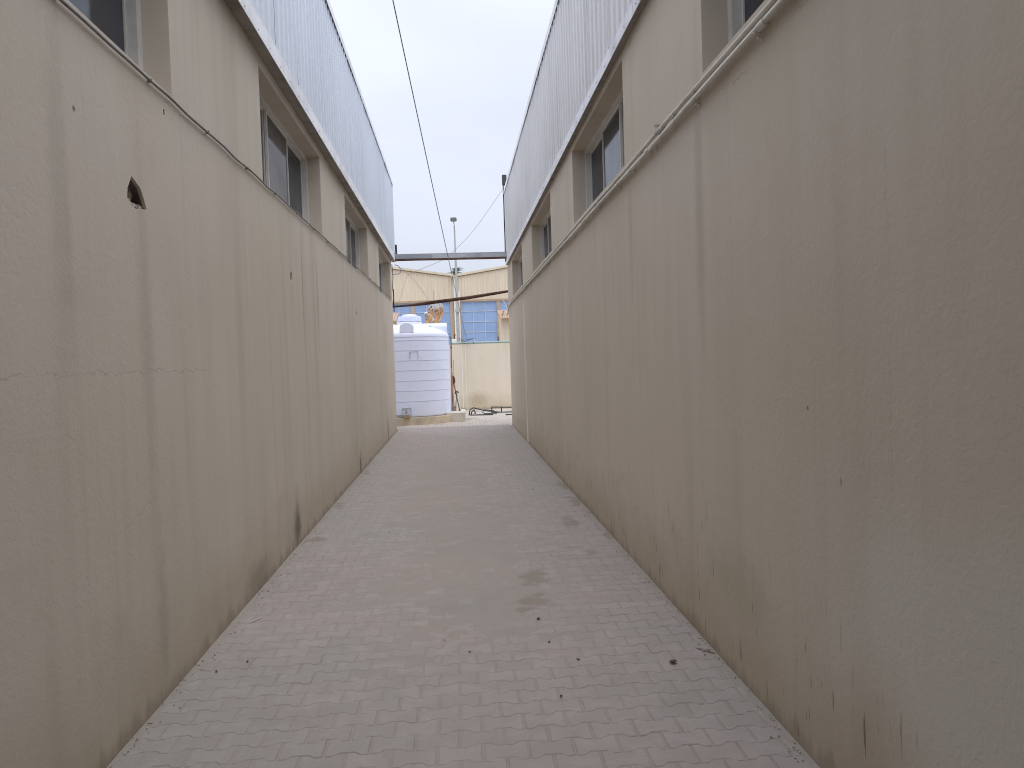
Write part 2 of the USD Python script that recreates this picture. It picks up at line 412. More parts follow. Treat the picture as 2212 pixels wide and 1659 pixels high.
# blue tinted glass of the far building
g = G(); pos = g.n('geometry', 'position'); nn = g.noise(pos, 0.9, 3.0)
M['blue_glass'] = g.done('blue_tinted_glass', g.n('principled_bsdf', 'BSDF', base_color=g.mixc(g.rng(nn, 0.35, 0.65), (0.235, 0.345, 0.56), (0.265, 0.385, 0.61)), roughness=0.12, specular_ior_level=0.5, coat_weight=0.3, coat_roughness=0.05))


def dusty_glass(name, dust, amount):
    g = G(); pos = g.n('geometry', 'position')
    nn = g.noise(g.scaled(pos, (3.0, 1.4, 1.0)), 1.3, 4.0, 0.6)
    fr = g.n('fresnel', 'fac', IOR=1.5)
    gloss = g.n('glossy_bsdf', 'BSDF', color=(0.9, 0.92, 0.95), roughness=0.06)
    clear = g.n('transparent_bsdf', 'BSDF', color=(0.55, 0.57, 0.60))
    pane = g.n('mix_closure', 'closure', fac=g.math('minimum', g.math('multiply', fr, 0.8), 1.0), closure1=clear, closure2=gloss)
    dif = g.n('diffuse_bsdf', 'BSDF', color=dust)
    fac = g.rng(nn, 0.3, 0.7, amount * 0.7, min(1.0, amount * 1.3))
    return g.done(name, g.n('mix_closure', 'closure', fac=fac, closure1=pane, closure2=dif))


M['glass_dusty'] = dusty_glass('dusty_window_glass', (0.20, 0.18, 0.155), 0.5)
M['glass_dark'] = dusty_glass('dark_window_glass', (0.13, 0.13, 0.14), 0.22)

# rusty peeling dish
g = G(); pos = g.n('geometry', 'position'); sp = g.n('separate_xyz', vector=pos)
n1 = g.noise(pos, 4.5, 6.0, 0.65); n2 = g.noise(pos, 11.0, 5.0, 0.7)
hz = g.rng(g.math('add', Ref(sp + '.z'), g.math('multiply', n1, 0.5)), 3.72, 3.95)
col = g.mixc(g.rng(n1, 0.34, 0.50), (0.62, 0.60, 0.55), (0.46, 0.25, 0.12))
col = g.mixc(hz, col, (0.68, 0.70, 0.70))
col = g.mixc(g.rng(n2, 0.55, 0.62), col, (0.09, 0.055, 0.04))
M['dish'] = g.done('peeling_rusty_dish', g.n('principled_bsdf', 'BSDF', base_color=col, roughness=0.8, specular_ior_level=0.2))


def ground_mat(name, tones, joint=False):
    """Dusty pinkish grey concrete; damp brown stains lie where they lie on the ground."""
    g = G(); pos = g.n('geometry', 'position'); sp = g.n('separate_xyz', vector=pos)
    X, Y = Ref(sp + '.x'), Ref(sp + '.y')
    n1 = g.noise(pos, 0.9, 2.0, 0.6); n2 = g.noise(pos, 6.0, 3.0, 0.65); n3 = g.noise(pos, 55.0, 2.0, 0.7)
    a, b, c = (np.array(t) for t in tones)
    col = g.mixc(g.rng(n1, 0.36, 0.64), tuple(a), tuple(b))
    col = g.mixc(g.math('multiply', g.rng(n2, 0.45, 0.75), 0.5), col, tuple(c))
    if not joint:
        isl = g.n('geometry', 'random_per_island'); rnd = g.n('object_info', 'random')
        tone = g.math('fraction', g.math('add', isl, rnd))
        col = g.mixc(g.rng(tone, 0.0, 1.0, 0.0, 0.28, 'linear'), col, tuple(c * (0.92, 0.9, 0.9)))
        col = g.mixc(g.rng(n2, 0.5, 0.38, 0.0, 0.55), col, tuple(a * 1.06))
    col = g.mixc(g.math('multiply', g.rng(n3, 0.5, 0.8), 0.35), col, tuple(c * 0.75))
    d = g.n('attribute', 'fac', attribute='damp')            # where the ground is stained (set on the meshes below)
    d = g.math('add', d, g.math('multiply', g.math('subtract', n2, 0.5), 2.2))
    col = g.mixc(g.rng(d, 0.12, 0.60, 0.0, 0.48), col, (0.225, 0.19, 0.145))
    nrm = g.n('bump', 'normal', height=n3, strength=0.35, distance=0.004)
    return g.done(name, g.n('principled_bsdf', 'BSDF', base_color=col, roughness=0.92, specular_ior_level=0.2, normal=nrm))


PINK, GREYP, DUST = (0.383, 0.342, 0.326), (0.354, 0.335, 0.312), (0.339, 0.300, 0.281)
M['paver'] = ground_mat('paver_pink_grey', (PINK, GREYP, DUST))
M['paver_grey'] = ground_mat('paver_grey', ((0.362, 0.333, 0.312), (0.344, 0.327, 0.302), (0.324, 0.294, 0.272)))
M['paver_rosy'] = ground_mat('paver_rosy', ((0.387, 0.340, 0.322), (0.362, 0.331, 0.311), (0.339, 0.294, 0.276)))
M['paver_court'] = ground_mat('paver_court', ((0.513, 0.461, 0.413), (0.485, 0.443, 0.391), (0.436, 0.379, 0.332)))
M['sand'] = ground_mat('joint_sand', ((0.356, 0.312, 0.285), (0.331, 0.303, 0.275), (0.298, 0.264, 0.235)), joint=True)
M['ground'] = ground_mat('bare_ground', ((0.46, 0.40, 0.33), (0.42, 0.37, 0.30), (0.38, 0.33, 0.27)), joint=True)

# ------------------------------------------------------------------ ground
v, f = [], []
xs = np.array([-400, -60, -20, -9.99, 9.99, 20, 60, 400.0]); ys = np.array([-400, -60, -20, -10, 0, 20, 40, 80, 400.0])
XX, YY = np.meshgrid(xs, ys, indexing='ij')
gv = np.c_[XX.ravel(), YY.ravel(), np.full(XX.size, -0.06)]
gf = [[i * len(ys) + j, (i + 1) * len(ys) + j, (i + 1) * len(ys) + j + 1, i * len(ys) + j + 1] for i in range(len(xs) - 1) for j in range(len(ys) - 1)]
mb = MB().add(gv, gf)
single('ground', mb, M['ground'], 'pale sandy bare ground around the yard', None, kind='structure')

# pavement of interlocking I-shaped pavers
L, D, E_, GAP = 0.2, 0.132, 0.0120, 0.0016
pave = thing('pavement', 'dusty alley and yard paved with interlocking concrete pavers', None, (0, 0, 0), kind='structure')


def paver_outline(g_):
    x0, x1, x2 = L / 4 - 0.016, L / 4 + 0.010, L / 2 - g_ - 0.0038
    lo, hi = D / 2 - E_ - g_, D / 2 + E_ - g_
    top = [(-x2, hi), (-x1, hi), (-x0, lo), (x0, lo), (x1, hi), (x2, hi)]
    return np.array([(x, y) for x, y in top][::-1] + [(x, -y) for x, y in top])      # counter-clockwise


OUT = paver_outline(GAP); INN = paver_outline(GAP + 0.0036)
nO = len(OUT)
CAPQ = np.array([[0, 1, 10, 11], [1, 2, 9, 10], [2, 3, 8, 9], [3, 4, 7, 8], [4, 5, 6, 7]])
CAPF = np.vstack([CAPQ[:, [0, 1, 2]], CAPQ[:, [0, 2, 3]]])


def paver_mesh(cx, cy, z, tx, ty, xlo, xhi, rot=False):
    """Chamfered top and sides, clipped against the walls."""
    def put(p, dz):
        q = np.c_[p, np.full(len(p), dz)]
        if rot:
            q = np.c_[-q[:, 1], q[:, 0], q[:, 2]]
        q[:, 2] += z + q[:, 0] * tx + q[:, 1] * ty
        q[:, 0] = np.clip(q[:, 0] + cx, xlo, xhi); q[:, 1] += cy
        return q
    v = np.vstack([put(INN, 0.0), put(OUT, -0.0040), put(OUT, -0.03)])
    i = np.arange(nO); j = (i + 1) % nO
    f = [CAPF]
    for r in (0, 1):
        f += [np.c_[r * nO + i, (r + 1) * nO + i, (r + 1) * nO + j], np.c_[r * nO + i, (r + 1) * nO + j, r * nO + j]]
    return v, np.vstack(f)


def undulate(x, y):
    return 0.010 * (meshkit.fbm(np.array([x * 0.5 + 5, y * 0.5, 0.3]), 3, 4) - 0.5)


alley_rows, court_rows = [], []
far, near_list = {'paver': MB(), 'paver_grey': MB(), 'paver_rosy': MB()}, []
Y_END = 20.02
row0 = -10
nrow = int((Y_END - row0) / D)
for r in range(nrow):
    y = row0 + (r + 0.5) * D
    off = (r % 2) * L / 2
    for c in range(-10, 10):
        x = c * L + off - 0.04
        if x - L / 2 > B - 0.02 or x + L / 2 < -A + 0.02:
            continue
        jit = rng.normal(0, 1, 4)
        z = undulate(x, y) + 0.0007 * jit[0]
        m = paver_mesh(x + 0.0011 * jit[3], y, z, 0.005 * jit[1], 0.005 * jit[2], -A + 0.004, B - 0.004)
        patch = meshkit.fbm(np.array([x * 0.9, y * 0.5, 7.7]), 3, 2) + 0.06 * rng.normal()
        mk = 'paver_grey' if patch > 0.56 else ('paver_rosy' if patch < 0.43 else 'paver')
        if y > 2.85 and len(near_list) < 300:
            near_list.append((m, mk))
        else:
            far[mk].add(*m)
for m, mk in near_list:
    part(pave, 'paver', m, M[mk])
for mk, nm in (('paver', 'pink_grey_pavers'), ('paver_grey', 'grey_pavers'), ('paver_rosy', 'rosy_pavers')):
    part(pave, nm, far[mk], M[mk], kind='stuff')
# the yard beyond: one soldier course across the alley mouth, then the same pavers laid square
mb = MB()
for c in range(-40, 40):
    for k in range(2):
        x = (c + 0.5) * 0.135 - 0.02
        mb.add(*paver_mesh(x, Y_END + 0.105 + k * L, undulate(x, Y_END) + rng.normal() * .001, 0.004 * rng.normal(), 0.004 * rng.normal(), -8, 8, rot=True))
part(pave, 'soldier_course_pavers', mb, M['paver_rosy'], kind='stuff')
mb = MB()
for r in range(int((27.45 - Y_END - 0.42) / D)):
    y = Y_END + 0.41 + (r + 0.5) * D + 0.01
    for c in range(-28, 28):
        x = c * L + (r % 2) * L / 2
        mb.add(*paver_mesh(x, y, undulate(x, y) + rng.normal() * .001, 0.004 * rng.normal(), 0.004 * rng.normal(), -6, 6))
part(pave, 'yard_pavers', mb, M['paver_court'], kind='stuff')


def sand_cover(x, y):
    """How full of sand the joints are: 0 = open joints, 1 = flush or just over the pavers."""
    c = np.clip(1.15 - np.abs(x + 0.05 + 0.15 * np.sin(y * 0.7)) / 1.25, 0, 1)
    c = c * np.clip((y - 2.4) / 3.2, 0.15, 1.0) * np.where(y > 13.5, np.clip(1 - (y - 13.5) / 5, 0.35, 1), 1.0)
    return c


def sand_sheet(x0, x1, y0, y1, step, cov=True):
    xs, ys = np.arange(x0, x1 + 1e-6, (x1 - x0) / round((x1 - x0) / step)), np.arange(y0, y1 + 1e-6, (y1 - y0) / round((y1 - y0) / step))
    X, Y = np.meshgrid(xs, ys, indexing='ij')
    P = np.stack([X, Y, X * 0], -1)
    base = 0.010 * (meshkit.fbm(np.stack([X * 0.5 + 5, Y * 0.5, X * 0 + 0.3], -1), 3, 4) - 0.5)
    n = meshkit.fbm(P * 2.2 + 3.3, 4, 11)
    nf = meshkit.fbm(P * 14.0, 2, 12)
    if cov:
        c = np.clip(sand_cover(X, Y) * 0.95 + (n - 0.5) * 1.1, 0, 1)
        z = base - 0.0046 + 0.0066 * c + 0.0022 * (nf - 0.5)
        edge = np.minimum(X + A, B - X)                       # drifts against the walls
        z += 0.010 * np.clip(1 - edge / 0.07, 0, 1) * (0.5 + n)
    else:
        z = base - 0.0045 + 0.006 * np.clip((n - 0.4) * 3, 0, 1) + 0.002 * (nf - 0.5)
    v = np.stack([X, Y, z], -1).reshape(-1, 3)
    ny = len(ys); i, j = np.meshgrid(np.arange(len(xs) - 1), np.arange(ny - 1), indexing='ij')
    q = np.stack([i * ny + j, (i + 1) * ny + j, (i + 1) * ny + j + 1, i * ny + j + 1], -1).reshape(-1, 4)
    return v, np.vstack([q[:, [0, 1, 2]], q[:, [0, 2, 3]]])


mb = MB().add(*sand_sheet(-A + 0.002, B - 0.002, -10, 2.5, 0.1)).add(*sand_sheet(-A + 0.002, B - 0.002, 2.5, Y_END, 0.03)).add(*sand_sheet(-6, 6, Y_END + 0.001, 27.42, 0.06, False))
part(pave, 'joint_sand', mb, M['sand'], smooth=True, kind='stuff')

# ------------------------------------------------------------------ the two buildings of the alley
def manifold_box(lo, hi):
    lo, hi = np.minimum(lo, hi), np.maximum(lo, hi)
    return manifold3d.Manifold.cube([float(t) for t in hi - lo]).translate([float(t) for t in lo])


def hole_solid(x, s, outline, depth):
    """A broken pocket in the plaster: outline (y, z) on the wall face, narrowing inwards."""
    c = np.mean(outline, 0); pts = []
    for y, z in outline:
        pts.append([x - s * 0.02, y, z])
        pts.append([x + s * depth * 0.35, c[0] + (y - c[0]) * 0.97, c[1] + (z - c[1]) * 0.97])
        pts.append([x + s * depth, c[0] + 0.01 + (y - c[0]) * 0.72, c[1] + (z - c[1]) * 0.75 + 0.01])
    return manifold3d.Manifold.hull_points(np.array(pts))


def building(left):
    s = -1 if left else 1                                    # outward from the alley
    X = -A if left else B
    y0, y1 = -10.0, (19.55 if left else 20.05)
    zw = 4.345 if left else 4.195                              # top of the plastered wall, where the soffit meets it
    wm = M['wall_left'] if left else M['wall_right']
    lab = ('plastered building on the left of the alley, bluish white cladding above its windows' if left else 'plastered building on the right of the alley, grey ribbed cladding above its windows')
    t = thing('alley_building', lab, 'building', (X, 10, 0))
    wall = manifold_box((X, y0, -0.08), (X + s * 0.3, y1, zw))
    if left:
        wins = [(1.66 + 4.9 * k, 4.51 + 4.9 * k) for k in range(-2, 4)]; wz0, wz1 = 3.27, 4.24
        wins = [(a, min(b, 19.1)) for a, b in wins]
    else:
        wins = [(1.36 + 4.78 * k, 4.19 + 4.78 * k) if k < 1 else (6.15 + 4.75 * (k - 1), 8.83 + 4.78 * (k - 1)) for k in range(-2, 4)]; wz0, wz1 = 3.27, 4.12
    for a, b in wins:
        o = [[x, y, z] for x, g_ in ((X - s * 0.02, 0.0), (X + s * 0.32, 0.0)) for y in (a, b) for z in (wz0, wz1)]
        wall -= manifold3d.Manifold.hull_points(np.array(o))
    if left:
        big = [(3.903, 2.675), (3.877, 2.637), (3.849, 2.604), (3.839, 2.554), (3.876, 2.528), (3.936, 2.519), (4.075, 2.543), (4.034, 2.603), (4.004, 2.638), (3.933, 2.663)]
        wall -= hole_solid(X, s, big, 0.10)
        wall -= hole_solid(X, s, [(7.534, 2.644), (7.49, 2.612), (7.475, 2.55), (7.527, 2.527), (7.57, 2.563), (7.566, 2.623)], 0.07)
        wall -= hole_solid(X, s, [(12.376, 2.61), (12.33, 2.561), (12.365, 2.477), (12.43, 2.539)], 0.06)
        wall -= hole_solid(X, s, [(17.30, 2.58), (17.34, 2.56), (17.35, 2.52), (17.31, 2.51)], 0.05)
        wall -= hole_solid(X, s, [(4.365, 3.155), (4.385, 3.15), (4.385, 3.125), (4.365, 3.12)], 0.03)
    part(t, 'wall', wall, wm)
    if left:                                                 # crumbled block seen inside the broken pockets
        mb = MB()
        for (hy, hz, n_, sp_, d) in ((3.94, 2.59, 40, 0.075, 0.08), (7.52, 2.58, 12, 0.035, 0.05), (12.38, 2.55, 6, 0.025, 0.045)):
            for _ in range(n_):
                p = np.array([X + s * (d + rng.uniform(-0.01, 0.03)), hy + rng.uniform(-1, 1) * sp_ * 0.8, hz + rng.uniform(-0.8, 0.6) * sp_])
                ico = trimesh.creation.icosphere(1, rng.uniform(0.02, 0.04)); ico.vertices *= rng.uniform(0.6, 1.2, (len(ico.vertices), 1))
                mb.add(np.array(ico.vertices) + p, ico.faces)
        part(t, 'broken_blockwork', mb, M['block'])
        mb = MB()
        for _ in range(40):
            p = np.array([X + s * rng.uniform(0.02, 0.05), 3.95 + rng.uniform(-0.08, 0.09), 2.533 + rng.uniform(-0.008, 0.02)])
            ico = trimesh.creation.icosphere(1, rng.uniform(0.008, 0.018)); ico.vertices *= rng.uniform(0.6, 1.2, (len(ico.vertices), 1))
            mb.add(np.array(ico.vertices) + p, ico.faces)
        part(t, 'plaster_crumbs', mb, M['crumb'])
    # windows
    for wi, (a, b) in enumerate(wins):
        xf, xb = X + s * 0.15, X + s * 0.24
        fw = 0.045
        mb = MB()
        mb.box((xf, a, wz0), (xb, a + fw + 0.02, wz1)).box((xf, b - fw - 0.02, wz0), (xb, b, wz1))
        mb.box((xf, a + fw + 0.02, wz0), (xb, b - fw - 0.02, wz0 + fw)).box((xf, a + fw + 0.02, wz1 - fw), (xb, b - fw - 0.02, wz1))
        w = part(t, 'window', mb, M['alu'])
        ya, yb = a + fw + 0.02, b - fw - 0.02
        pw = (yb - ya) / 3
        for k in range(3):
            p0, p1 = ya + k * pw, ya + (k + 1) * pw
            xs_ = X + s * (0.175 if k % 2 else 0.205)
            sash = MB()
            sf = 0.022
            for q0, q1, r0, r1 in ((p0, p0 + sf, wz0 + fw, wz1 - fw), (p1 - sf, p1, wz0 + fw, wz1 - fw), (p0 + sf, p1 - sf, wz0 + fw, wz0 + fw + sf), (p0 + sf, p1 - sf, wz1 - fw - sf, wz1 - fw)):
                sash.box((xs_, q0 + 0.001, r0), (xs_ + s * 0.026, q1 - 0.001, r1))
            part(w, 'sash', sash, M['alu'])
            gl = MB().box((xs_ + s * 0.010, p0 + sf, wz0 + fw + sf), (xs_ + s * 0.016, p1 - sf, wz1 - fw - sf))
            dusty = (k == 1) if left else (k == 0)
            if left and wi == 2: dusty = False
            part(w, 'pane', gl, M['glass_dusty'] if dusty else M['glass_dark'])
    # soffit, base flashing
    o = 0.106 if left else 0.060
    zf = 4.335 if left else 4.182
    ye = 19.78 if left else 19.72
    mb = MB().prism([(X, zw), (X, zw + 0.012), (X - s * (o - 0.005), zf + 0.02), (X - s * (o - 0.005), zf + 0.008)], 1, y0, ye)
    part(t, 'soffit', mb, M['soffit'])
    mb = MB()
    fl = [(X - s * o, zf), (X - s * o, zf + 0.062), (X - s * (o - 0.022), zf + 0.082), (X - s * (o - 0.022), zf + 0.12), (X - s * (o - 0.026), zf + 0.12), (X - s * (o - 0.026), zf + 0.08), (X - s * (o - 0.004), zf + 0.060), (X - s * (o - 0.004), zf)]
    fh = 0.075 if left else 0.035
    fl = [(x, z + (fh if z > zf + 0.03 else 0)) for x, z in fl]
    seg = 3.1
    k = 0
    yy = y0
    while yy < ye - 0.01:                                    # flashing in lapped lengths
        yn = min(yy + seg, ye)
        sh = 0.0012 * (k % 2)
        part(t, 'base_flashing', MB().prism([(x - s * sh, z - sh) for x, z in fl], 1, yy + 0.003, yn - 0.003), M['flashing'])
        yy = yn; k += 1
    # cladding in ribbed sheets
    zt = 6.36 if left else 6.08
    zb = zf + 0.075 + (0.075 if left else 0.035)
    xc = X - s * (o - 0.030)                                 # plane of the flats
    Wp = 0.952
    seam0 = 5.94 if left else 6.52
    k0 = math.floor((y0 - seam0) / Wp)
    yy = seam0 + k0 * Wp
    cm = M['clad_left'] if left else M['clad_right']
    n = 0
    while yy < ye - 0.05:
        sg = 0.020 if (n * 7 + left) % 5 in (0, 2, 3) else 0.010
        a, b = max(yy, y0) + sg, min(yy + Wp, ye) - 0.006
        prof = [(0.0, 0.0)]
        u = 0.0
        while u < 5:
            c = (u + 0.5) * Wp / 5
            prof += [(c - 0.017, 0.0), (c - 0.010, 0.017), (c + 0.010, 0.017), (c + 0.017, 0.0)]
            u += 1
        prof.append((Wp, 0.0))
        tilt, offs = rng.normal(0, 0.0022), rng.normal(0, 0.0015)
        pts = [(y, h) for y, h in ((yy + p, h) for p, h in prof) if a - 1e-6 <= y <= b + 1e-6]
        pts = [(a, 0.0)] + [q for q in pts if a + 0.002 < q[0] < b - 0.002] + [(b, 0.0)]
        v = []
        for zz, tt in ((zb, -1), (zt, 1)):
            for y, h in pts:
                v.append((xc - s * (h + offs + tt * tilt + 0.004 * (y - a)), y, zz + (rng.normal() * 0.002 if zz == zb else 0)))
        m_ = len(pts)
        f = [[i, i + 1, m_ + i + 1, m_ + i] for i in range(m_ - 1)]
        if not left:
            f = [q[::-1] for q in f]
        part(t, 'cladding_panel', MB().add(v, f), cm)
        yy += Wp; n += 1
    part(t, 'cladding_backing', MB().box((xc + s * 0.012, y0, zf + 0.03), (xc + s * 0.16, ye - 0.01, zt - 0.01)), M['backing'])
    # screws, cap
    mb = MB()
    for yy in np.arange(y0 + 0.2, ye, 0.38):
        p = np.array([X - s * (o + 0.001), yy, zf + 0.035 + rng.normal() * 0.003])
        mb.tube([p, p - np.array([s * 0.004, 0, 0])], 0.006, 6)
    part(t, 'flashing_screws', mb, M['steel_grey'], kind='stuff')
    capx = xc - s * 0.028
    mb = MB().prism([(capx, zt - 0.07), (capx, zt + 0.035), (capx + s * 0.4, zt + 0.05), (capx + s * 0.4, zt + 0.044), (capx + s * 0.004, zt + 0.029), (capx + s * 0.004, zt - 0.07)], 1, y0, ye + 0.01)
    part(t, 'parapet_cap', mb, M['flashing'])
    # the rest of the shell: end walls, back wall, roof, so the rooms behind the panes are closed
    back = X + s * 9.0
    mb = MB().box((X + s * 0.3, y1 - 0.25, -0.08), (back, y1 - 0.003, zw - 0.003)).box((X + s * 0.3, y0 + 0.003, -0.08), (back, y0 + 0.25, zw - 0.003)).box((back, y0 + 0.003, -0.08), (back + s * 0.25, y1 - 0.003, zw - 0.003))
    part(t, 'end_walls', mb, M['reveal_paint'])
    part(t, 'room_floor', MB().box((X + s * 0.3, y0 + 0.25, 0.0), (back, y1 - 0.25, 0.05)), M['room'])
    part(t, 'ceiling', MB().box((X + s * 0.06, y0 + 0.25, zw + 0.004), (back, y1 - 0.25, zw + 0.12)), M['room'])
    mb = MB().box((xc + s * 0.17, ye - 0.06, zf + 0.15), (back, ye - 0.012, zt - 0.012)).box((xc + s * 0.17, y0, zf + 0.15), (back, y0 + 0.05, zt - 0.012)).box((back + s * 0.002, y0, zf + 0.15), (back + s * 0.05, ye - 0.01, zt - 0.012))
    part(t, 'end_cladding', mb, cm)
    part(t, 'roof', MB().box((xc + s * 0.17, y0 + 0.01, zt - 0.12), (back, ye - 0.07, zt - 0.02)), M['roof'])
    if not left:
        M['plaster_pale'] = plain('pale_plaster', (0.66, 0.62, 0.54), 0.85, 0.06, 3.0, spec=0.2, bump=0.4, bump_scale=60)
        part(t, 'plaster_strip', MB().box((X - 0.006, 15.42, 0.03), (X + 0.01, 15.72, 2.93)), M['plaster_pale'])
    return t


bl = building(True)
br = building(False)
# unseen roof and end wall behind the viewer, added to darken the near end
t = thing('alley_roof', 'unseen roof and end wall added to shade the near end of the alley', 'roof', (0, -4, 6.4))
part(t, 'roof_sheet', MB().box((-2.3, -10, 6.46), (2.1, SHADE_ROOF_END, 6.5)), M['roof'])
part(t, 'end_wall', MB().box((-A + 0.003, -9.9, 0.0), (B - 0.003, -9.7, 4.1)), M['reveal_paint'])

# ------------------------------------------------------------------ cable and conduits along the walls
pts = [(-A + 0.014, 0.2 + 0.25 * k, 3.205 + 0.002 * k + 0.004 * math.sin(k * 1.9) * (0.4 + 0.6 * rng.random()) - 0.006 * ((k % 4) == 2)) for k in range(0, 76)]
t = thing('wall_cable', 'thin dark grey cable clipped along the left wall under the windows', 'cable', (-A, 3, 3.2))
part(t, 'cable', MB().tube(curve(pts, 300), 0.0075, 6), M['cable_grey'], smooth=True)
for k in range(19):
    y = 2.3 + 0.93 * k
    p = min(pts, key=lambda q: abs(q[1] - y))
    part(t, 'clip', MB().box((-A, y - 0.007, p[2] - 0.011), (-A + 0.024, y + 0.007, p[2] + 0.010), 0.003), M['cable_grey'])

cpts = [(3.203, 0.024, 0.0135), (3.150, 0.027, 0.0155)]
labels = ['upper of the two cream plastic conduits along the right wall', 'lower of the two cream plastic conduits along the right wall']
for ci, (z, off, r) in enumerate(cpts):
    t = thing('wall_conduit', labels[ci], 'conduit', (B, 3, z))
    y_end = 18.9 if ci == 0 else 19.3
    pp = [(B - off, 0.5 + 0.7 * k, z + 0.004 * math.sin(k * 1.3 + ci * 2)) for k in range(27) if 0.5 + 0.7 * k < y_end]
    pp += [(B - off, y_end + 0.2, z - 0.04), (B - off - 0.03, y_end + 0.55, z - 0.16 - 0.08 * ci), (B - off - 0.08, y_end + 0.95, z - 0.1 + 0.12 * (1 - ci)), (B - off - 0.13, y_end + 1.05, z + 0.10 - 0.35 * ci)]
    part(t, 'pipe', MB().tube(curve(pp, 200), r, 10), M['conduit'], smooth=40)
    ys = ([3.0, 4.7, 4.95, 5.55, 7.4, 8.25, 10.3, 13.0, 15.6] if ci == 0 else [3.3, 5.30, 8.0, 9.4, 11.9, 14.7])
    for y in ys:
        part(t, 'coupling', MB().tube([(B - off, y - 0.035, z), (B - off, y + 0.035, z)], r * 1.28, 12), M['conduit'], smooth=40)
    for y in ([3.37, 4.25, 5.16, 5.78, 6.3, 7.2, 8.69, 9.9, 11.2, 12.6, 14.1, 15.6, 17.1] if ci else [4.27, 7.18, 8.66, 12.58]):
        mb = MB().box((B - 0.004, y - 0.011, z - r - 0.034), (B + 0.002, y + 0.011, z + r + 0.008))
        mb.tube([(B - off, y - 0.010, z), (B - off, y + 0.010, z)], r * 1.16, 10)
        mb.box((B - off + 0.004, y - 0.010, z - r - 0.02), (B - 0.003, y + 0.010, z - r - 0.012))
        part(t, 'clip', mb, M['conduit'])
# the broken clip that sticks up over the upper conduit
mb = MB().box((B - 0.05, 5.04, 3.19), (B - 0.006, 5.065, 3.25), 0.003)
mb.box((B - 0.052, 5.035, 3.245), (B - 0.008, 5.07, 3.253))
single('conduit_saddle', mb, M['conduit'], 'broken cream saddle clip sticking up over the upper conduit', 'pipe clip')

# ------------------------------------------------------------------ things spanning the alley mouth
t = thing('cross_beam', 'grey steel channel beam spanning the alley mouth between both roofs', 'beam', (0, 19.62, 4.35))
x0, x1 = -A + 0.09, B - 0.04
def sl(x): return 0.0 * x
part(t, 'web', MB().box((x0, 19.53, 4.385), (x1, 19.545, 4.50)), M['beam'])
part(t, 'flange', MB().box((x0, 19.528, 4.500), (x1, 19.68, 4.512)), M['beam'])
part(t, 'flange', MB().box((x0, 19.515, 4.352), (x1, 19.68, 4.385)), M['rust'], label='dark brown lower flange')  # dark brown lower edge below the grey web
part(t, 'splice_plate', MB().box((x0 + 0.012, 19.522, 4.389), (-0.52, 19.53, 4.496)), M['steel_grey'])
for x in (x0 + 0.01, x1 - 0.01):
    part(t, 'end_plate', MB().box((x - 0.008, 19.52, 4.34), (x + 0.008, 19.69, 4.53)), M['steel_grey'])

t = thing('rusty_pipe', 'rusty brown steel pipe slung across the alley mouth above the tank', 'pipe', (0, 20.3, 3.2))
pp = curve([(-1.62, 20.25, 3.235), (-1.0, 20.25, 3.275), (-0.36, 20.25, 3.345), (0.4, 20.25, 3.425), (1.0, 20.25, 3.505), (1.49, 20.25, 3.572)], 40)
part(t, 'pipe', MB().tube(pp, np.interp(np.linspace(0, 1, len(pp)), [0, .12, .3, .6, 1], [0.026, 0.03, 0.047, 0.045, 0.034]), 9), M['rust'], smooth=40)
part(t, 'bracket', MB().box((1.475, 20.22, 3.13), (1.505, 20.28, 3.575), 0.004).box((1.39, 20.215, 3.12), (1.505, 20.285, 3.15), 0.004), M['steel_black'])
part(t, 'knob', MB().lathe([(0, 0), (0.035, 0.005), (0.05, 0.04), (0.035, 0.085), (0.0, 0.09)], (1.455, 20.25, 3.15), 12), M['metal_pale'], smooth=True)
part(t, 'bracket', MB().box((-1.60, 20.22, 3.10), (-1.575, 20.28, 3.7), 0.004), M['steel_black'])

t = thing('roof_mast', 'dark square mast with a box on top at the end of the right roof', 'mast', (1.41, 19.95, 4.3))
part(t, 'post', MB().box((1.365, 19.90, 4.30), (1.393, 19.93, 6.30), 0.004), M['steel_black'])
part(t, 'box', MB().box((1.355, 19.87, 6.30), (1.47, 19.99, 6.56), 0.01), M['steel_black'])
single('roof_bracket', MB().box((-1.475, 19.82, 4.50), (-1.425, 19.87, 4.80), 0.012).box((-1.47, 19.79, 4.46), (-1.44, 19.86, 4.52)), M['steel_black'], 'dark bracket on the end of the left roof above the beam', 'bracket')


def wire(name, pts, r, mat, label, n=60, sag=0.0, sides=5, cat='cable'):
    return single(name, MB().tube(curve(pts, n, sag), r, sides), mat, label, cat, smooth=True)


def px(u, v, y):
    """The point at depth y along the sight line of pixel (u, v) of the 2212-wide picture."""
    d = FWD * F_PX + RGT * (u - W_PX / 2) - UPV * (v - W_PX * 0.375)
    return np.array([0, 0, CAM_H]) + d * (y / d[1])


a_, b_ = px(851, -8, 10.0), np.array([0.40, 27.38, 2.50])
wire('overhead_cable', [a_ + (a_ - b_) * 0.45, b_], 0.0085, M['cable_grey'], 'long dark overhead cable running down the alley to the boundary wall', 120, 0.16)
wire('span_cable', [(1.40, 19.98, 6.25), (0.61, 19.98, 5.20), (-0.02, 19.98, 4.58), (-0.36, 19.98, 4.36), (-1.19, 19.98, 4.04)], 0.006, M['cable_pale'], 'thin pale cable hanging from the right mast to the left wall', 60)
wire('drop_wire', [(-1.34, 20.0, 4.22), (-1.0, 21.0, 3.9), (-0.66, 22.3, 3.45)], 0.006, M['cable_pale'], 'thin wire from the left wall bracket down behind the tank', 40)
wire('drop_wire', [(-1.19, 20.0, 4.04), (-1.35, 20.05, 3.6), (-1.47, 20.1, 3.25)], 0.004, M['cable_pale'], 'thinnest wire hanging down to the left end of the rusty pipe', 30)
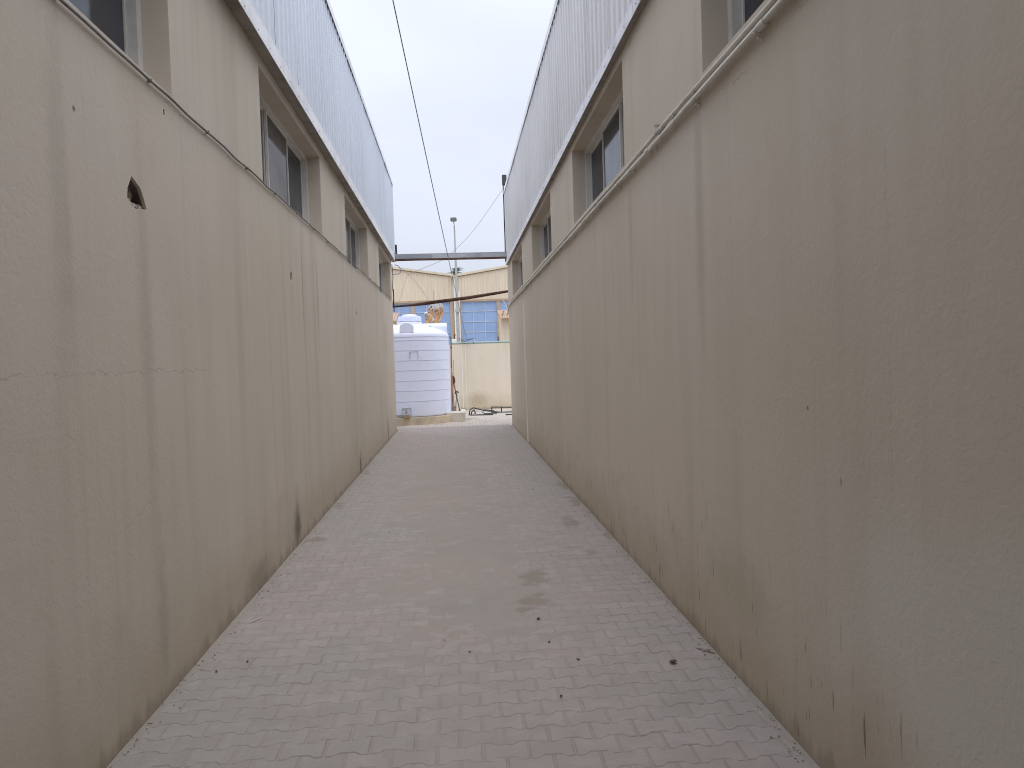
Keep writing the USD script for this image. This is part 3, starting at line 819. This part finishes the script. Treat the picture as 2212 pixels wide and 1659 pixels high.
wire('conduit_loop', [(-1.58, 19.9, 4.05), (-1.45, 19.98, 4.06), (-1.39, 20.0, 4.08), (-1.365, 20.0, 4.13), (-1.37, 20.0, 4.20), (-1.42, 19.98, 4.27), (-1.50, 19.9, 4.29)], 0.012, M['cable_pale'], 'pale bent conduit loop on the corner of the left wall', 50, sides=8, cat='conduit')
wire('corner_cable', [(-1.55, 19.56, 4.26), (-1.535, 19.6, 3.95), (-1.555, 19.6, 3.7), (-1.54, 19.6, 3.45), (-1.56, 19.57, 3.2)], 0.010, M['cable_dark'], 'dark cable running down the far corner of the left wall', 40)

# ------------------------------------------------------------------ water tank on its plinth
TC = np.array([-1.36, 22.6]); PZ = 0.21
t = thing('tank_plinth', 'round cream concrete plinth with a square step under the white tank', 'plinth', (TC[0], TC[1], 0))
part(t, 'drum', MB().lathe([(0, -0.05), (1.29, -0.05), (1.295, PZ - 0.02), (1.28, PZ), (0, PZ)], (*TC, 0), 72), M['plinth'], smooth=40)
part(t, 'step_block', MB().box((-0.36, 22.02, -0.05), (0.22, 23.6, PZ + 0.055), 0.012), M['plinth_top'])

t = thing('water_tank', 'big white ribbed plastic water tank on a round plinth at the alley end', 'water tank', (TC[0], TC[1], PZ))
R = 1.155
prof = [(0, 0.0), (R - 0.06, 0.0), (R - 0.02, 0.02), (R, 0.07)]
for zg_ in (0.44, 0.735, 1.02, 1.31, 1.59, 1.875, 2.155, 2.255):
    prof += [(R, zg_ - 0.011), (R - 0.010, zg_ - 0.005), (R - 0.010, zg_ + 0.003), (R + 0.004, zg_ + 0.010), (R, zg_ + 0.04)]
prof += [(R, 2.31), (R - 0.012, 2.355), (R - 0.05, 2.395), (R - 0.13, 2.43), (0.75, 2.55), (0.42, 2.655), (0, 2.67)]
part(t, 'body', MB().lathe(prof, (*TC, PZ), 96), M['tank'], smooth=35)
neck = [(0.36, 2.62), (0.365, 2.70), (0.352, 2.735), (0.30, 2.745), (0, 2.75)]
part(t, 'neck', MB().lathe(neck, (TC[0] + 0.03, TC[1], PZ), 40), M['tank'], smooth=35)
lid = [(0.0, 2.752), (0.345, 2.752), (0.35, 2.775), (0.335, 2.785), (0.34, 2.865), (0.322, 2.90), (0.22, 2.915), (0.20, 2.955), (0.05, 2.975), (0, 2.975)]
ld = part(t, 'lid', MB().lathe(lid, (TC[0] + 0.03, TC[1], PZ), 40), M['lid'], smooth=35)
mb = MB()
for k in range(20):
    an = 2 * math.pi * k / 20; c, s_ = math.cos(an), math.sin(an)
    p = np.array([TC[0] + 0.03 + 0.338 * c, TC[1] + 0.338 * s_, PZ + 2.79])
    mb.beam(p, p + [0, 0, 0.07], 0.018, 0.018)
part(ld, 'lid_grip', mb, M['lid'])
for k in range(4):                                           # four moulded lugs on the dome
    an = -math.pi / 2 + k * math.pi / 2
    u = np.array([math.cos(an), math.sin(an)]); w = np.array([-u[1], u[0]])
    hw = 0.195
    arch = [(-hw, 0.0)] + [(hw * math.cos(q), 0.16 + 0.135 * math.sin(q)) for q in np.linspace(math.pi, 0, 13)] + [(hw, 0.0)]
    v, f = [], []
    rings = [(0.40, 1.0, 0.0), (0.80, 1.0, 0.0), (R - 0.07, 1.0, 0.0), (R - 0.045, 0.985, -0.008), (R - 0.035, 0.94, -0.02)]
    na = len(arch)
    for (rr, sc, dz) in rings:
        for (q, h) in arch:
            xy = TC + u * rr + w * q * sc
            v.append([xy[0], xy[1], PZ + 2.385 + h * (1.0 if rr > 0.5 else 1.0) + (dz if h > 0.02 else 0)])
    for i in range(len(rings) - 1):
        for j in range(na - 1):
            f.append([i * na + j, (i + 1) * na + j, (i + 1) * na + j + 1, i * na + j + 1])
    mb = MB().add(v, f)
    e = (len(rings) - 1) * na
    mb.add(np.array(v)[e:e + na], [[0, j, j + 1] for j in range(1, na - 1)])
    part(t, 'lug', mb, M['tank'], smooth=40)
def on_tank(x, z, off):
    return np.array([x, TC[1] - math.sqrt((R + off) ** 2 - (x - TC[0]) ** 2), z])
mb = MB()
for (xa, za, xb, zb_) in ((-1.30, 2.055, -1.06, 2.06), (-1.30, 2.05, -1.305, 1.85), (-1.065, 2.05, -1.06, 1.84), (-1.27, 2.05, -1.275, 1.86)):
    mb.beam(on_tank(xa, za, 0.003), on_tank(xb, zb_, 0.003), 0.004, 0.022 if abs(xa - xb) > 0.1 else 0.016, up=(0, -1, 0.2))
part(t, 'label_residue', mb, M['tank_dark'])
part(t, 'vent_boss', MB().lathe([(0, 0), (0.05, 0.0), (0.045, 0.03), (0, 0.035)], (TC[0] + 0.62, TC[1] - 0.2, PZ + 2.575), 14), M['tank_dark'], smooth=35)
vp = part(t, 'valve_plate', MB().box((-1.56, 21.405, 0.245), (-1.31, 21.43, 0.47), 0.008), M['tank'])
mb = MB()
for lo, hi in (((-1.565, 21.39, 0.24), (-1.552, 21.408, 0.475)), ((-1.318, 21.39, 0.24), (-1.305, 21.408, 0.475)), ((-1.552, 21.39, 0.462), (-1.318, 21.408, 0.475))):
    mb.box(lo, hi)
part(vp, 'rim', mb, M['metal_pale'])
mb = MB().tube([(-1.44, 21.42, 0.36), (-1.44, 21.30, 0.36)], 0.035, 10).tube([(-1.44, 21.34, 0.36), (-1.44, 21.34, 0.49)], 0.014, 8).box((-1.475, 21.325, 0.40), (-1.405, 21.355, 0.425), 0.004)
part(t, 'valve', mb, M['metal_pale'], smooth=40)
t = thing('outlet_pipe', 'grey outlet pipe with an elbow box resting on the plinth below the valve', 'pipe', (-1.6, 21.3, 0.2))
part(t, 'pipe', MB().tube(curve([(-2.2, 21.30, 0.285), (-1.7, 21.29, 0.288), (-1.44, 21.28, 0.29)], 12), 0.032, 10), M['steel_grey'], smooth=40)
part(t, 'elbow_box', MB().box((-1.50, 21.22, 0.213), (-1.34, 21.34, 0.285), 0.008), M['wood'])
part(t, 'lever', MB().beam((-1.46, 21.25, 0.30), (-1.33, 21.23, 0.305), 0.05, 0.018), M['metal_pale'])

# ------------------------------------------------------------------ old dish, sticks and frames by the tank
t = thing('satellite_dish', 'rusty peeling satellite dish standing behind the white tank', 'satellite dish', (-0.66, 25.5, 0))
Rd = 0.42
yaw = math.radians(42)
nrm_ = np.array([math.sin(yaw) * -0.95, -math.cos(yaw) * 0.95, 0.30]); nrm_ /= np.linalg.norm(nrm_)
ux = np.cross([0, 0, 1], nrm_); ux /= np.linalg.norm(ux); uy = np.cross(nrm_, ux)
DC = np.array([-0.68, 25.5, 3.36])
v, f = [], []
rr_n, ss = 9, 40
for side, th in ((0, 0.0), (1, -0.012)):
    for i in range(rr_n):
        for j in range(ss):
            an = 2 * math.pi * j / ss
            q = i / (rr_n - 1)
            edge = 1.0
            if q > 0.8:                                       # ragged, rusted-through rim
                edge = 1 - 0.13 * max(0, meshkit.fbm(np.array([math.cos(an) * 3 + 9, math.sin(an) * 3, 1.0]), 3, 5) - 0.42) * 4 * (1.0 if math.cos(an) < 0.3 else 0.4)
            rr_ = Rd * q * edge
            v.append(DC + ux * rr_ * math.cos(an) + uy * rr_ * math.sin(an) * 1.06 + nrm_ * (0.16 * (rr_ / Rd) ** 2 - 0.16 + th))
for side in (0, 1):
    b0 = side * rr_n * ss
    for i in range(rr_n - 1):
        for j in range(ss):
            k = (j + 1) % ss
            q = [b0 + i * ss + j, b0 + (i + 1) * ss + j, b0 + (i + 1) * ss + k, b0 + i * ss + k]
            f.append(q if side == 0 else q[::-1])
e0, e1 = (rr_n - 1) * ss, rr_n * ss + (rr_n - 1) * ss
for j in range(ss):
    k = (j + 1) % ss
    f.append([e0 + j, e1 + j, e1 + k, e0 + k])
part(t, 'reflector', MB().add(v, f), M['dish'], smooth=35)
part(t, 'mast', MB().tube([(-0.62, 25.72, -0.02), (-0.62, 25.72, 3.2), DC - nrm_ * 0.19], 0.028, 8), M['steel_grey'])
part(t, 'feed_arm', MB().beam(DC - uy * 0.41 + nrm_ * 0.0, DC + nrm_ * 0.42 - uy * 0.12, 0.022), M['steel_grey'])
part(t, 'feed_horn', MB().tube([DC + nrm_ * 0.44 - uy * 0.13, DC + nrm_ * 0.34 - uy * 0.08], [0.022, 0.034], 10), M['white_trim'])
single('thin_rod', MB().tube([(-0.655, 24.9, -0.02), (-0.66, 24.9, 4.08)], 0.012, 6), M['steel_grey'], 'tall thin upright rod in front of the rusty dish', 'rod')

t = thing('drain_pipe', 'slim dark upright pipe beside the right side of the tank', 'pipe', (-0.17, 23.4, 0.26))
part(t, 'pipe', MB().tube(curve([(-0.17, 23.3, 0.265), (-0.16, 23.32, 1.2), (-0.145, 23.35, 2.1), (-0.14, 23.35, 2.44), (-0.19, 23.33, 2.52)], 24), 0.017, 8), M['steel_green'], smooth=40)
part(t, 'collar', MB().tube([(-0.143, 23.35, 2.15), (-0.142, 23.35, 2.21)], 0.026, 10), M['steel_black'])
single('wooden_stick', MB().tube(curve([(-0.12, 23.05, 0.265), (-0.13, 23.1, 0.95), (-0.085, 23.2, 1.78)], 10), [0.019] * 4 + [0.017] * 4 + [0.013] * (len(curve([(0, 0, 0), (0, 0, 1), (0, 0, 2)], 10)) - 8), 7), M['steel_grey'], 'crooked grey stick leaning upright against the tank', 'stick')
t = thing('broom', 'old broom with a faded red handle leaning on the tank', 'broom', (-0.1, 22.9, 0.265))
part(t, 'handle', MB().tube([(-0.125, 22.85, 0.40), (-0.155, 23.1, 1.55)], 0.016, 8), M['pink_pole'])
part(t, 'head', MB().box((-0.19, 22.80, 0.365), (-0.05, 22.86, 0.41), 0.008), M['wood'])
part(t, 'bristles', MB().prism([(-0.195, 0.266), (-0.045, 0.266), (-0.055, 0.365), (-0.185, 0.365)], 1, 22.795, 22.865), M['bristle'])
t = thing('shovel', 'dark shovel with its blade up leaning beside the tank', 'shovel', (0.05, 22.8, 0.265))
part(t, 'handle', MB().tube([(0.055, 22.7, 0.275), (-0.10, 23.05, 1.10)], 0.016, 8), M['steel_black'])
part(t, 'grip', MB().beam((0.02, 22.70, 0.285), (0.09, 22.70, 0.285), 0.026), M['steel_black'])
part(t, 'blade', MB().prism([(-0.13, 1.08), (-0.07, 1.08), (-0.045, 1.14), (-0.06, 1.27), (-0.115, 1.33), (-0.165, 1.27), (-0.16, 1.14)], 1, 23.05, 23.062), M['rust'])
t = thing('pickaxe', 'short pick with a wooden handle and rusty head leaning by the tank', 'pickaxe', (-0.02, 23.3, 0.265))
part(t, 'handle', MB().tube([(-0.075, 23.0, 0.27), (0.0, 23.3, 0.86)], 0.017, 8), M['wood'])
part(t, 'head', MB().tube(curve([(-0.08, 23.27, 0.76), (-0.02, 23.29, 0.83), (0.05, 23.31, 0.79)], 10), [0.010] + [0.02] * (len(curve([(0, 0, 0), (0, 0, 1), (0, 0, 2)], 10)) - 2) + [0.010], 7), M['rust'])
t = thing('pale_plank', 'short pale plank leaning on the step behind the tools', 'plank', (0.05, 23.5, 0.265))
part(t, 'board', MB().beam((0.02, 23.35, 0.27), (-0.03, 23.6, 0.62), 0.10, 0.02, up=(0, 1, 0)), M['scrap_pale'])


def frame_tubes(name, polys, r, mat, label, group=None):
    t = thing(name, label, 'scrap metal', np.array(polys[0][0]) * (1, 1, 0))
    for i, p in enumerate(polys):
        part(t, 'tube', MB().tube(p if len(p) == 2 else curve(p, 6 * len(p)), r, 7), mat, smooth=40)
    return t


frame_tubes('scrap_metal', [[(0.36, 24.4, 0.02), (0.38, 24.42, 0.15), (0.50, 24.5, 0.235), (0.62, 24.55, 0.20)], [(0.50, 24.5, 0.235), (0.88, 24.6, 0.13), (1.40, 24.75, 0.045)], [(0.42, 24.3, 0.02), (0.44, 24.32, 0.12), (0.52, 24.35, 0.16), (0.56, 24.36, 0.05)], [(0.40, 24.28, 0.022), (1.12, 24.2, 0.02)], [(0.37, 24.4, 0.03), (0.37, 24.9, 0.03)]],
            0.020, M['steel_black'], 'bent black tubular frame lying on the paving beside the step')
frame_tubes('scrap_metal', [[(1.12, 25.2, 0.20), (2.3, 25.3, 0.135)], [(1.12, 25.2, 0.20), (1.12, 25.2, 0.01)], [(1.45, 25.23, 0.18), (1.45, 25.23, 0.03)], [(1.12, 25.0, 0.03), (2.3, 25.0, 0.03)]],
            0.019, M['steel_black'], 'long low black frame lying by the right wall corner')
frame_tubes('scrap_metal', [[(0.84, 24.75, 0.15), (1.16, 24.78, 0.11)], [(0.84, 24.75, 0.15), (0.80, 24.72, 0.04)], [(0.82, 24.35, 0.05), (1.25, 24.4, 0.04)], [(1.16, 24.78, 0.11), (1.18, 24.78, 0.02)], [(0.85, 24.74, 0.12), (1.15, 24.7, 0.085)]],
            0.017, M['steel_green'], 'small dark green frame tangled between the two black ones')
frame_tubes('scrap_metal', [[(1.50, 23.9, 0.02), (2.2, 23.95, 0.02)], [(1.52, 23.8, 0.02), (1.56, 24.1, 0.025)]], 0.018, M['steel_black'], 'flat black bar lying on the paving nearest the right corner')

# ------------------------------------------------------------------ boundary wall
YB = 27.5
t = thing('boundary_wall', 'cream rendered boundary wall closing the yard behind the tank', 'wall', (0, YB, 0))
part(t, 'wall', MB().box((-16, YB, -0.1), (16, YB + 0.2, 2.37)), M['wall_far'])
for (x, w, z0, z1) in ((0.205, 0.028, 0.06, 2.30), (0.335, 0.022, 0.02, 2.33), (0.27, 0.012, 1.4, 2.3)):
    part(t, 'plaster_strip', MB().box((x - w / 2, YB - 0.012, z0), (x + w / 2, YB + 0.01, z1), 0.003), M['white_trim'])
t = thing('wall_pipe', 'pale green pipe lying along the top of the boundary wall', 'pipe', (0.8, YB, 2.37))
part(t, 'pipe', MB().tube(curve([(-0.22, YB + 0.03, 2.408), (0.8, YB + 0.03, 2.414), (2.0, YB + 0.03, 2.412), (4.5, YB + 0.03, 2.412)], 16), 0.037, 10), M['pipe_green'], smooth=40)
part(t, 'joint', MB().tube([(0.64, YB + 0.03, 2.413), (0.665, YB + 0.03, 2.413)], 0.042, 10), M['steel_black'])
single('junction_box', MB().box((-0.14, 27.52, 2.372), (0.02, 27.62, 2.57), 0.008), M['white_trim'], 'small white box standing on the boundary wall beside the tank', 'box')
mb = MB()
for k in range(9):
    an = rng.uniform(0, 6.28); l_ = rng.uniform(0.08, 0.26)
    p0 = np.array([0.37 + rng.normal() * 0.03, 27.42, 2.44 + rng.uniform(0, 0.1)])
    p1 = p0 + np.array([math.cos(an) * l_, rng.normal() * 0.03, abs(math.sin(an)) * l_ * 0.5]); p2 = p1 + np.array([rng.normal() * 0.1, 0, rng.normal() * 0.05])
    mb.tube(curve([p0, p1, p2], 8), 0.006, 5)
single('wire_tangle', mb, M['cable_dark'], 'tangle of loose wire ends where the overhead cable meets the boundary wall', 'wires')
single('stub_pipe', MB().tube([(1.56, 27.6, 2.36), (1.54, 27.6, 2.62)], 0.02, 8), M['steel_black'], 'short dark pipe stub standing on the boundary wall at right', 'pipe')
single('stub_pipe', MB().tube([(-0.03, 27.7, 2.36), (-0.03, 27.7, 2.74)], 0.022, 8).tube([(-0.05, 27.7, 2.72), (0.02, 27.7, 2.72)], 0.018, 8), M['rust'], 'rusty tap-like pipe stub standing behind the small white box', 'pipe')

# ------------------------------------------------------------------ far warehouse with two gables and blue windows
YW = 46.0
VX, VZ, SLP = 0.08, 7.02, 0.150
for side in (-1, 1):
    lab = ('beige ribbed warehouse with blue windows, left of the lamp post' if side < 0 else 'beige ribbed warehouse with blue windows, right of the lamp post')
    xa = VX + side * 0.10
    half = 9.0
    t = thing('warehouse', lab, 'warehouse', (VX + side * half, YW, 0))
    def rz(d): return VZ + SLP * (d if d < half else 2 * half - d)
    cl_bot = 5.5
    mb = MB()                                                # ribbed cladding
    ds = []
    d = 0.0
    while d < 2 * half:
        ds += [(d, 0.0), (d + 0.10, 0.0), (d + 0.125, 0.03), (d + 0.165, 0.03), (d + 0.19, 0.0)]
        d += 0.19
    v = []
    for dd, h in ds:
        for z in (cl_bot, rz(dd) - 0.11):
            v.append((xa + side * dd, YW - h, z - (0.05 if z > cl_bot else 0)))
    f = [[2 * i, 2 * i + 2, 2 * i + 3, 2 * i + 1] if side > 0 else [2 * i, 2 * i + 1, 2 * i + 3, 2 * i + 2] for i in range(len(ds) - 1)]
    mb.add(v, f)
    part(t, 'wall_cladding', mb, M['beige_clad'])
    part(t, 'wall_backing', MB().prism([(xa, cl_bot), (xa + side * 2 * half, cl_bot), (xa + side * 2 * half, VZ - 0.06), (xa + side * half, rz(half) - 0.06), (xa, VZ - 0.06)], 1, YW + 0.02, YW + 0.1), M['brown_trim'])
    mb = MB()
    for (d0, d1) in ((0, half), (half, 2 * half)):
        a_, b_ = np.array([xa + side * d0, YW - 0.06, rz(d0) - 0.045]), np.array([xa + side * d1, YW - 0.06, rz(d1) - 0.045])
        mb.beam(a_, b_, 0.10, 0.13)
    part(t, 'verge_trim', mb, M['beige_trim'])
    mb = MB().prism([(xa, VZ - 0.02), (xa + side * half, rz(half) - 0.02), (xa + side * 2 * half, VZ - 0.02), (xa + side * 2 * half, VZ - 0.08), (xa + side * half, rz(half) - 0.08), (xa, VZ - 0.08)], 1, YW + 0.1, YW + 13.0)
    part(t, 'roof', mb, M['roof'])
    part(t, 'sill_trim', MB().box((xa, YW - 0.10, cl_bot - 0.12), (xa + side * 2 * half, YW + 0.06, cl_bot)), M['brown_trim'])
    part(t, 'lower_wall', MB().box((xa, YW + 0.06, -0.1), (xa + side * 2 * half, YW + 0.25, 1.6)).box((xa + side * 2 * half, YW + 0.06, -0.1), (xa + side * (2 * half + 0.2), YW + 13, VZ - 0.1)).box((xa, YW + 12.8, -0.1), (xa + side * 2 * half, YW + 13, VZ - 0.1)).box((xa + side * 0.01, YW + 0.26, -0.1), (xa + side * 0.16, YW + 12.8, VZ - 0.1)), M['far_paint'])
    part(t, 'dark_interior', MB().box((xa + side * 0.2, YW + 0.5, 1.6), (xa + side * 2 * half, YW + 0.6, cl_bot)), M['room'])
    bay = 2.36
    x_first = xa + side * 0.24
    for k in range(7):
        c0 = xa + side * (0.02 + k * bay)
        part(t, 'column', MB().box((c0, YW - 0.09, 0.0), (c0 + side * 0.20, YW + 0.06, cl_bot - 0.12)), M['brown_trim'])
        w0, w1 = sorted((c0 + side * 0.20, c0 + side * bay))
        rows = [1.65, 2.29, 2.92, 3.53, 4.15, 4.78, cl_bot - 0.12]
        cols = np.linspace(w0, w1, 4)
        fr = MB()
        for x in cols:
            fr.box((x - 0.016, YW - 0.03, rows[0]), (x + 0.016, YW + 0.03, rows[-1]))
        for z in rows:
            for q in range(3):
                fr.box((cols[q] + 0.0161, YW - 0.028, z - 0.015), (cols[q + 1] - 0.0161, YW + 0.028, z + 0.015))
        w = part(t, 'window', fr, M['mullion'])
        if k < 3:
            for q in range(3):
                for r_ in range(6):
                    part(w, 'pane', MB().box((cols[q] + 0.012, YW - 0.004 + rng.normal() * 0.003, rows[r_] + 0.012), (cols[q + 1] - 0.012, YW + 0.012, rows[r_ + 1] - 0.012)), M['blue_glass'])
        else:
            part(w, 'panes', MB().box((cols[0] + 0.02, YW - 0.004, rows[0]), (cols[3] - 0.02, YW + 0.012, rows[-1])), M['blue_glass'])
single('downpipe', MB().box((0.22, 45.66, 5.30), (0.34, 45.80, 5.97), 0.01).tube([(0.28, 45.75, 0), (0.28, 45.75, 5.3)], 0.05, 8), M['white_trim'], 'white rainwater pipe with a hopper between the two warehouses', 'downpipe')
single('valley_pipe', MB().tube([(0.04, 45.80, 0), (0.04, 45.80, 6.9)], 0.06, 8), M['white_trim'], 'tall pale pipe under the valley of the two warehouse roofs', 'downpipe')
single('valley_gutter', MB().box((-0.16, 45.6, 6.86), (0.26, 58, 6.92)).box((-0.2, 45.6, 6.92), (-0.16, 58, 7.0)).box((0.26, 45.6, 6.92), (0.30, 58, 7.0)), M['beige_trim'], 'gutter in the valley between the two warehouse roofs', 'gutter')


def shed(x0, x1, y, zroof, label):
    t = thing('metal_shed', label, 'shed', ((x0 + x1) / 2, y, 0))
    v, f = [], []
    n = int((x1 - x0 - 0.1) / 0.09)
    pr = []
    for i in range(n):
        xx = x0 + 0.05 + i * 0.09
        pr += [(xx, 0), (xx + 0.05, 0), (xx + 0.06, 0.018), (xx + 0.08, 0.018)]
    for xx, h in pr:
        for z in (0, zroof - 0.25):
            v.append((xx, y - h, z))
    part(t, 'wall', MB().add(v, [[2 * i, 2 * i + 2, 2 * i + 3, 2 * i + 1] for i in range(len(pr) - 1)]).box((x0 + 0.05, y + 0.01, 0), (x1 - 0.05, y + 1.6, zroof - 0.2)), M['beige_clad'])
    m = MB()
    for i in range(int((x1 - x0) / 0.12)):
        xx = x0 + i * 0.12
        m.prism([(y - 0.35, zroof - 0.30), (y - 0.35, zroof - 0.27), (y + 1.8, zroof + 0.25), (y + 1.8, zroof + 0.22)], 0, xx, xx + 0.105 )
    part(t, 'roof', m, M['rust_roof'])
    return t


shed(2.13, 5.2, 36.0, 4.02, 'small beige metal shed with a rusty sloping roof at the right wall corner')
shed(-6.2, -2.62, 36.0, 4.02, 'small beige metal shed with a rusty roof behind the tank lid')

# ------------------------------------------------------------------ street lamp and palm
t = thing('street_lamp', 'tall grey street lamp post in front of the far warehouses', 'street lamp', (0.15, 40, 0))
part(t, 'pole', MB().tube([(0.155, 40, -0.02), (0.15, 40, 4.3), (0.155, 40, 4.31), (0.155, 40, 7.0), (0.15, 40, 7.1), (0.14, 40, 8.85)], [0.098, 0.085, 0.08, 0.062, 0.045, 0.034], 12), M['pole'], smooth=40)
part(t, 'arm', MB().tube([(0.14, 40, 8.83), (0.135, 39.96, 8.92), (0.11, 39.9, 9.06)], 0.024, 8), M['pole'], smooth=40)
hd = part(t, 'lamp_head', MB().add(*(lambda h: (h.vertices, h.faces))(trimesh.convex.convex_hull(np.array([[-0.06, 39.5, 9.05], [0.28, 39.5, 9.05], [-0.05, 39.5, 9.19], [0.26, 39.5, 9.19], [-0.03, 40.05, 9.10], [0.25, 40.05, 9.10], [-0.02, 40.05, 9.24], [0.24, 40.05, 9.24], [0.02, 39.7, 9.25], [0.20, 39.7, 9.25]])))), M['lamp_grey'])
part(hd, 'lens', MB().box((0.0, 39.55, 9.045), (0.22, 39.85, 9.062)), M['metal_pale'])
part(t, 'junction_box', MB().box((0.03, 39.84, 4.34), (0.27, 39.93, 4.54), 0.008), M['pole'])
part(t, 'base_plate', MB().box((-0.05, 39.8, -0.03), (0.36, 40.2, 0.02), 0.005), M['steel_grey'])

t = thing('palm_tree', 'palm tree whose crown shows above the valley between the warehouse roofs', 'palm tree', (0.25, 62, 0))
part(t, 'trunk', MB().tube(curve([(0.3, 62, -0.05), (0.2, 62, 4), (0.25, 62, 9.0)], 20), np.linspace(0.26, 0.17, 21), 9), M['trunk'], smooth=40)
crown, dry = MB(), MB()
for k in range(44):
    an = rng.uniform(0, 2 * math.pi); el = rng.uniform(-0.3, 1.25); Lf = rng.uniform(0.65, 1.0)
    u = np.array([math.cos(an), math.sin(an), 0]); pts = []
    for q in np.linspace(0, 1, 9):
        pts.append(np.array([0.25, 62, 9.02]) + u * Lf * q * math.cos(el) + np.array([0, 0, Lf * (math.sin(el) * q - 0.45 * q * q)]))
    pts = np.array(pts); tgt = crown if el > 0.1 else dry
    tgt.tube(pts, np.linspace(0.016, 0.004, 9), 4, caps=False)
    for i in range(1, 9):
        tdir = pts[i] - pts[i - 1]; tdir /= np.linalg.norm(tdir); sd = np.cross(tdir, [0, 0, 1]); sd /= np.linalg.norm(sd) + 1e-9
        for sgn in (-1, 1):
            for h in (0.0, 0.5):
                b0 = pts[i] * (1 - h) + pts[i - 1] * h
                tip = b0 + sgn * sd * 0.18 + tdir * 0.20 - np.array([0, 0, 0.06])
                tgt.add([b0 - tdir * 0.012, b0 + tdir * 0.012, tip], [[0, 1, 2]])
part(t, 'crown', crown, M['frond'])
part(t, 'dry_fronds', dry, M['frond_dry'])

# ------------------------------------------------------------------ litter on the paving
def gz(x, y):
    return undulate(x, y) + 0.002


def leaf(name, x, y, l, w, curl, mat, label, rz=0.0, group=None):
    xs = np.linspace(-1, 1, 7); v, f = [], []
    for q in xs:
        hw = w * math.sqrt(max(0, 1 - q * q)) * 0.5 + 0.0008
        for s_ in (-1, 0, 1):
            v.append((q * l / 2, s_ * hw, curl * (q * q) + curl * 1.2 * abs(s_) * (hw / (w / 2 + 1e-6)) + (0.0 if s_ else 0.001)))
    v = np.array(v); v = np.vstack([v, v + [0, 0, -0.0012]])
    n = len(xs) * 3
    for i in range(len(xs) - 1):
        for j in (0, 1):
            a = i * 3 + j
            f += [[a, a + 3, a + 4, a + 1], [n + a, n + a + 1, n + a + 4, n + a + 3]]
    c, s_ = math.cos(rz), math.sin(rz)
    v = np.c_[v[:, 0] * c - v[:, 1] * s_ + x, v[:, 0] * s_ + v[:, 1] * c + y, v[:, 2] + gz(x, y) + 0.002]
    return single(name, MB().add(v, f), mat, label, 'leaf' if 'leaf' in name else 'litter', smooth=True, group=group)


leaf('dry_leaf', 1.14, 4.08, 0.05, 0.03, 0.010, M['leaf_dry'], 'largest curled grey leaf lying near the right wall', 0.3)
leaf('dry_leaf', 1.37, 4.22, 0.13, 0.007, 0.002, M['leaf_dry'], 'long thin dead leaf touching the foot of the right wall', 2.3)
leaf('litter_scrap', 0.48, 4.91, 0.035, 0.018, 0.005, M['scrap_dark'], 'dark scrap just below the two damp stains on the paving', 0.8)
lst = [(0.5, 4.5, .045), (0.63, 4.21, .05), (0.47, 3.76, .045), (-0.13, 4.63, .03), (-1.41, 4.35, .045), (-1.27, 4.47, .05), (0.02, 4.42, .035), (0.95, 9.9, .05)]
for (x, y, l) in lst:
    leaf('litter_scrap', x, y, l * 0.5, l * 0.2, l * 0.05, M['scrap_dark'], 'tiny dark scrap of litter lying on the alley paving', rng.uniform(0, 3.1), 'dark scraps scattered on the paving')
single('white_stick', MB().tube([(-1.44, 5.16, gz(-1.44, 5.16) + 0.006), (-1.38, 5.25, gz(-1.38, 5.25) + 0.006)], 0.004, 6), M['scrap_pale'], 'short white stick lying near the foot of the left wall', 'stick')
mb = MB()
for k in range(900):                                         # grit along the foot of both walls and in the drifts
    sd = rng.random() < 0.5
    x = (-A + abs(rng.normal()) * 0.04 + 0.006) if sd else (B - abs(rng.normal()) * 0.04 - 0.006)
    y = rng.uniform(2.6, 14)
    ico = trimesh.creation.icosphere(0, rng.uniform(0.002, 0.0065)); ico.vertices *= rng.uniform(0.6, 1.3, (len(ico.vertices), 1))
    mb.add(np.array(ico.vertices) + [x, y, gz(x, y) + 0.004], ico.faces)
single('grit', mb, M['crumb'], 'loose grit along the foot of both walls', None, kind='stuff')
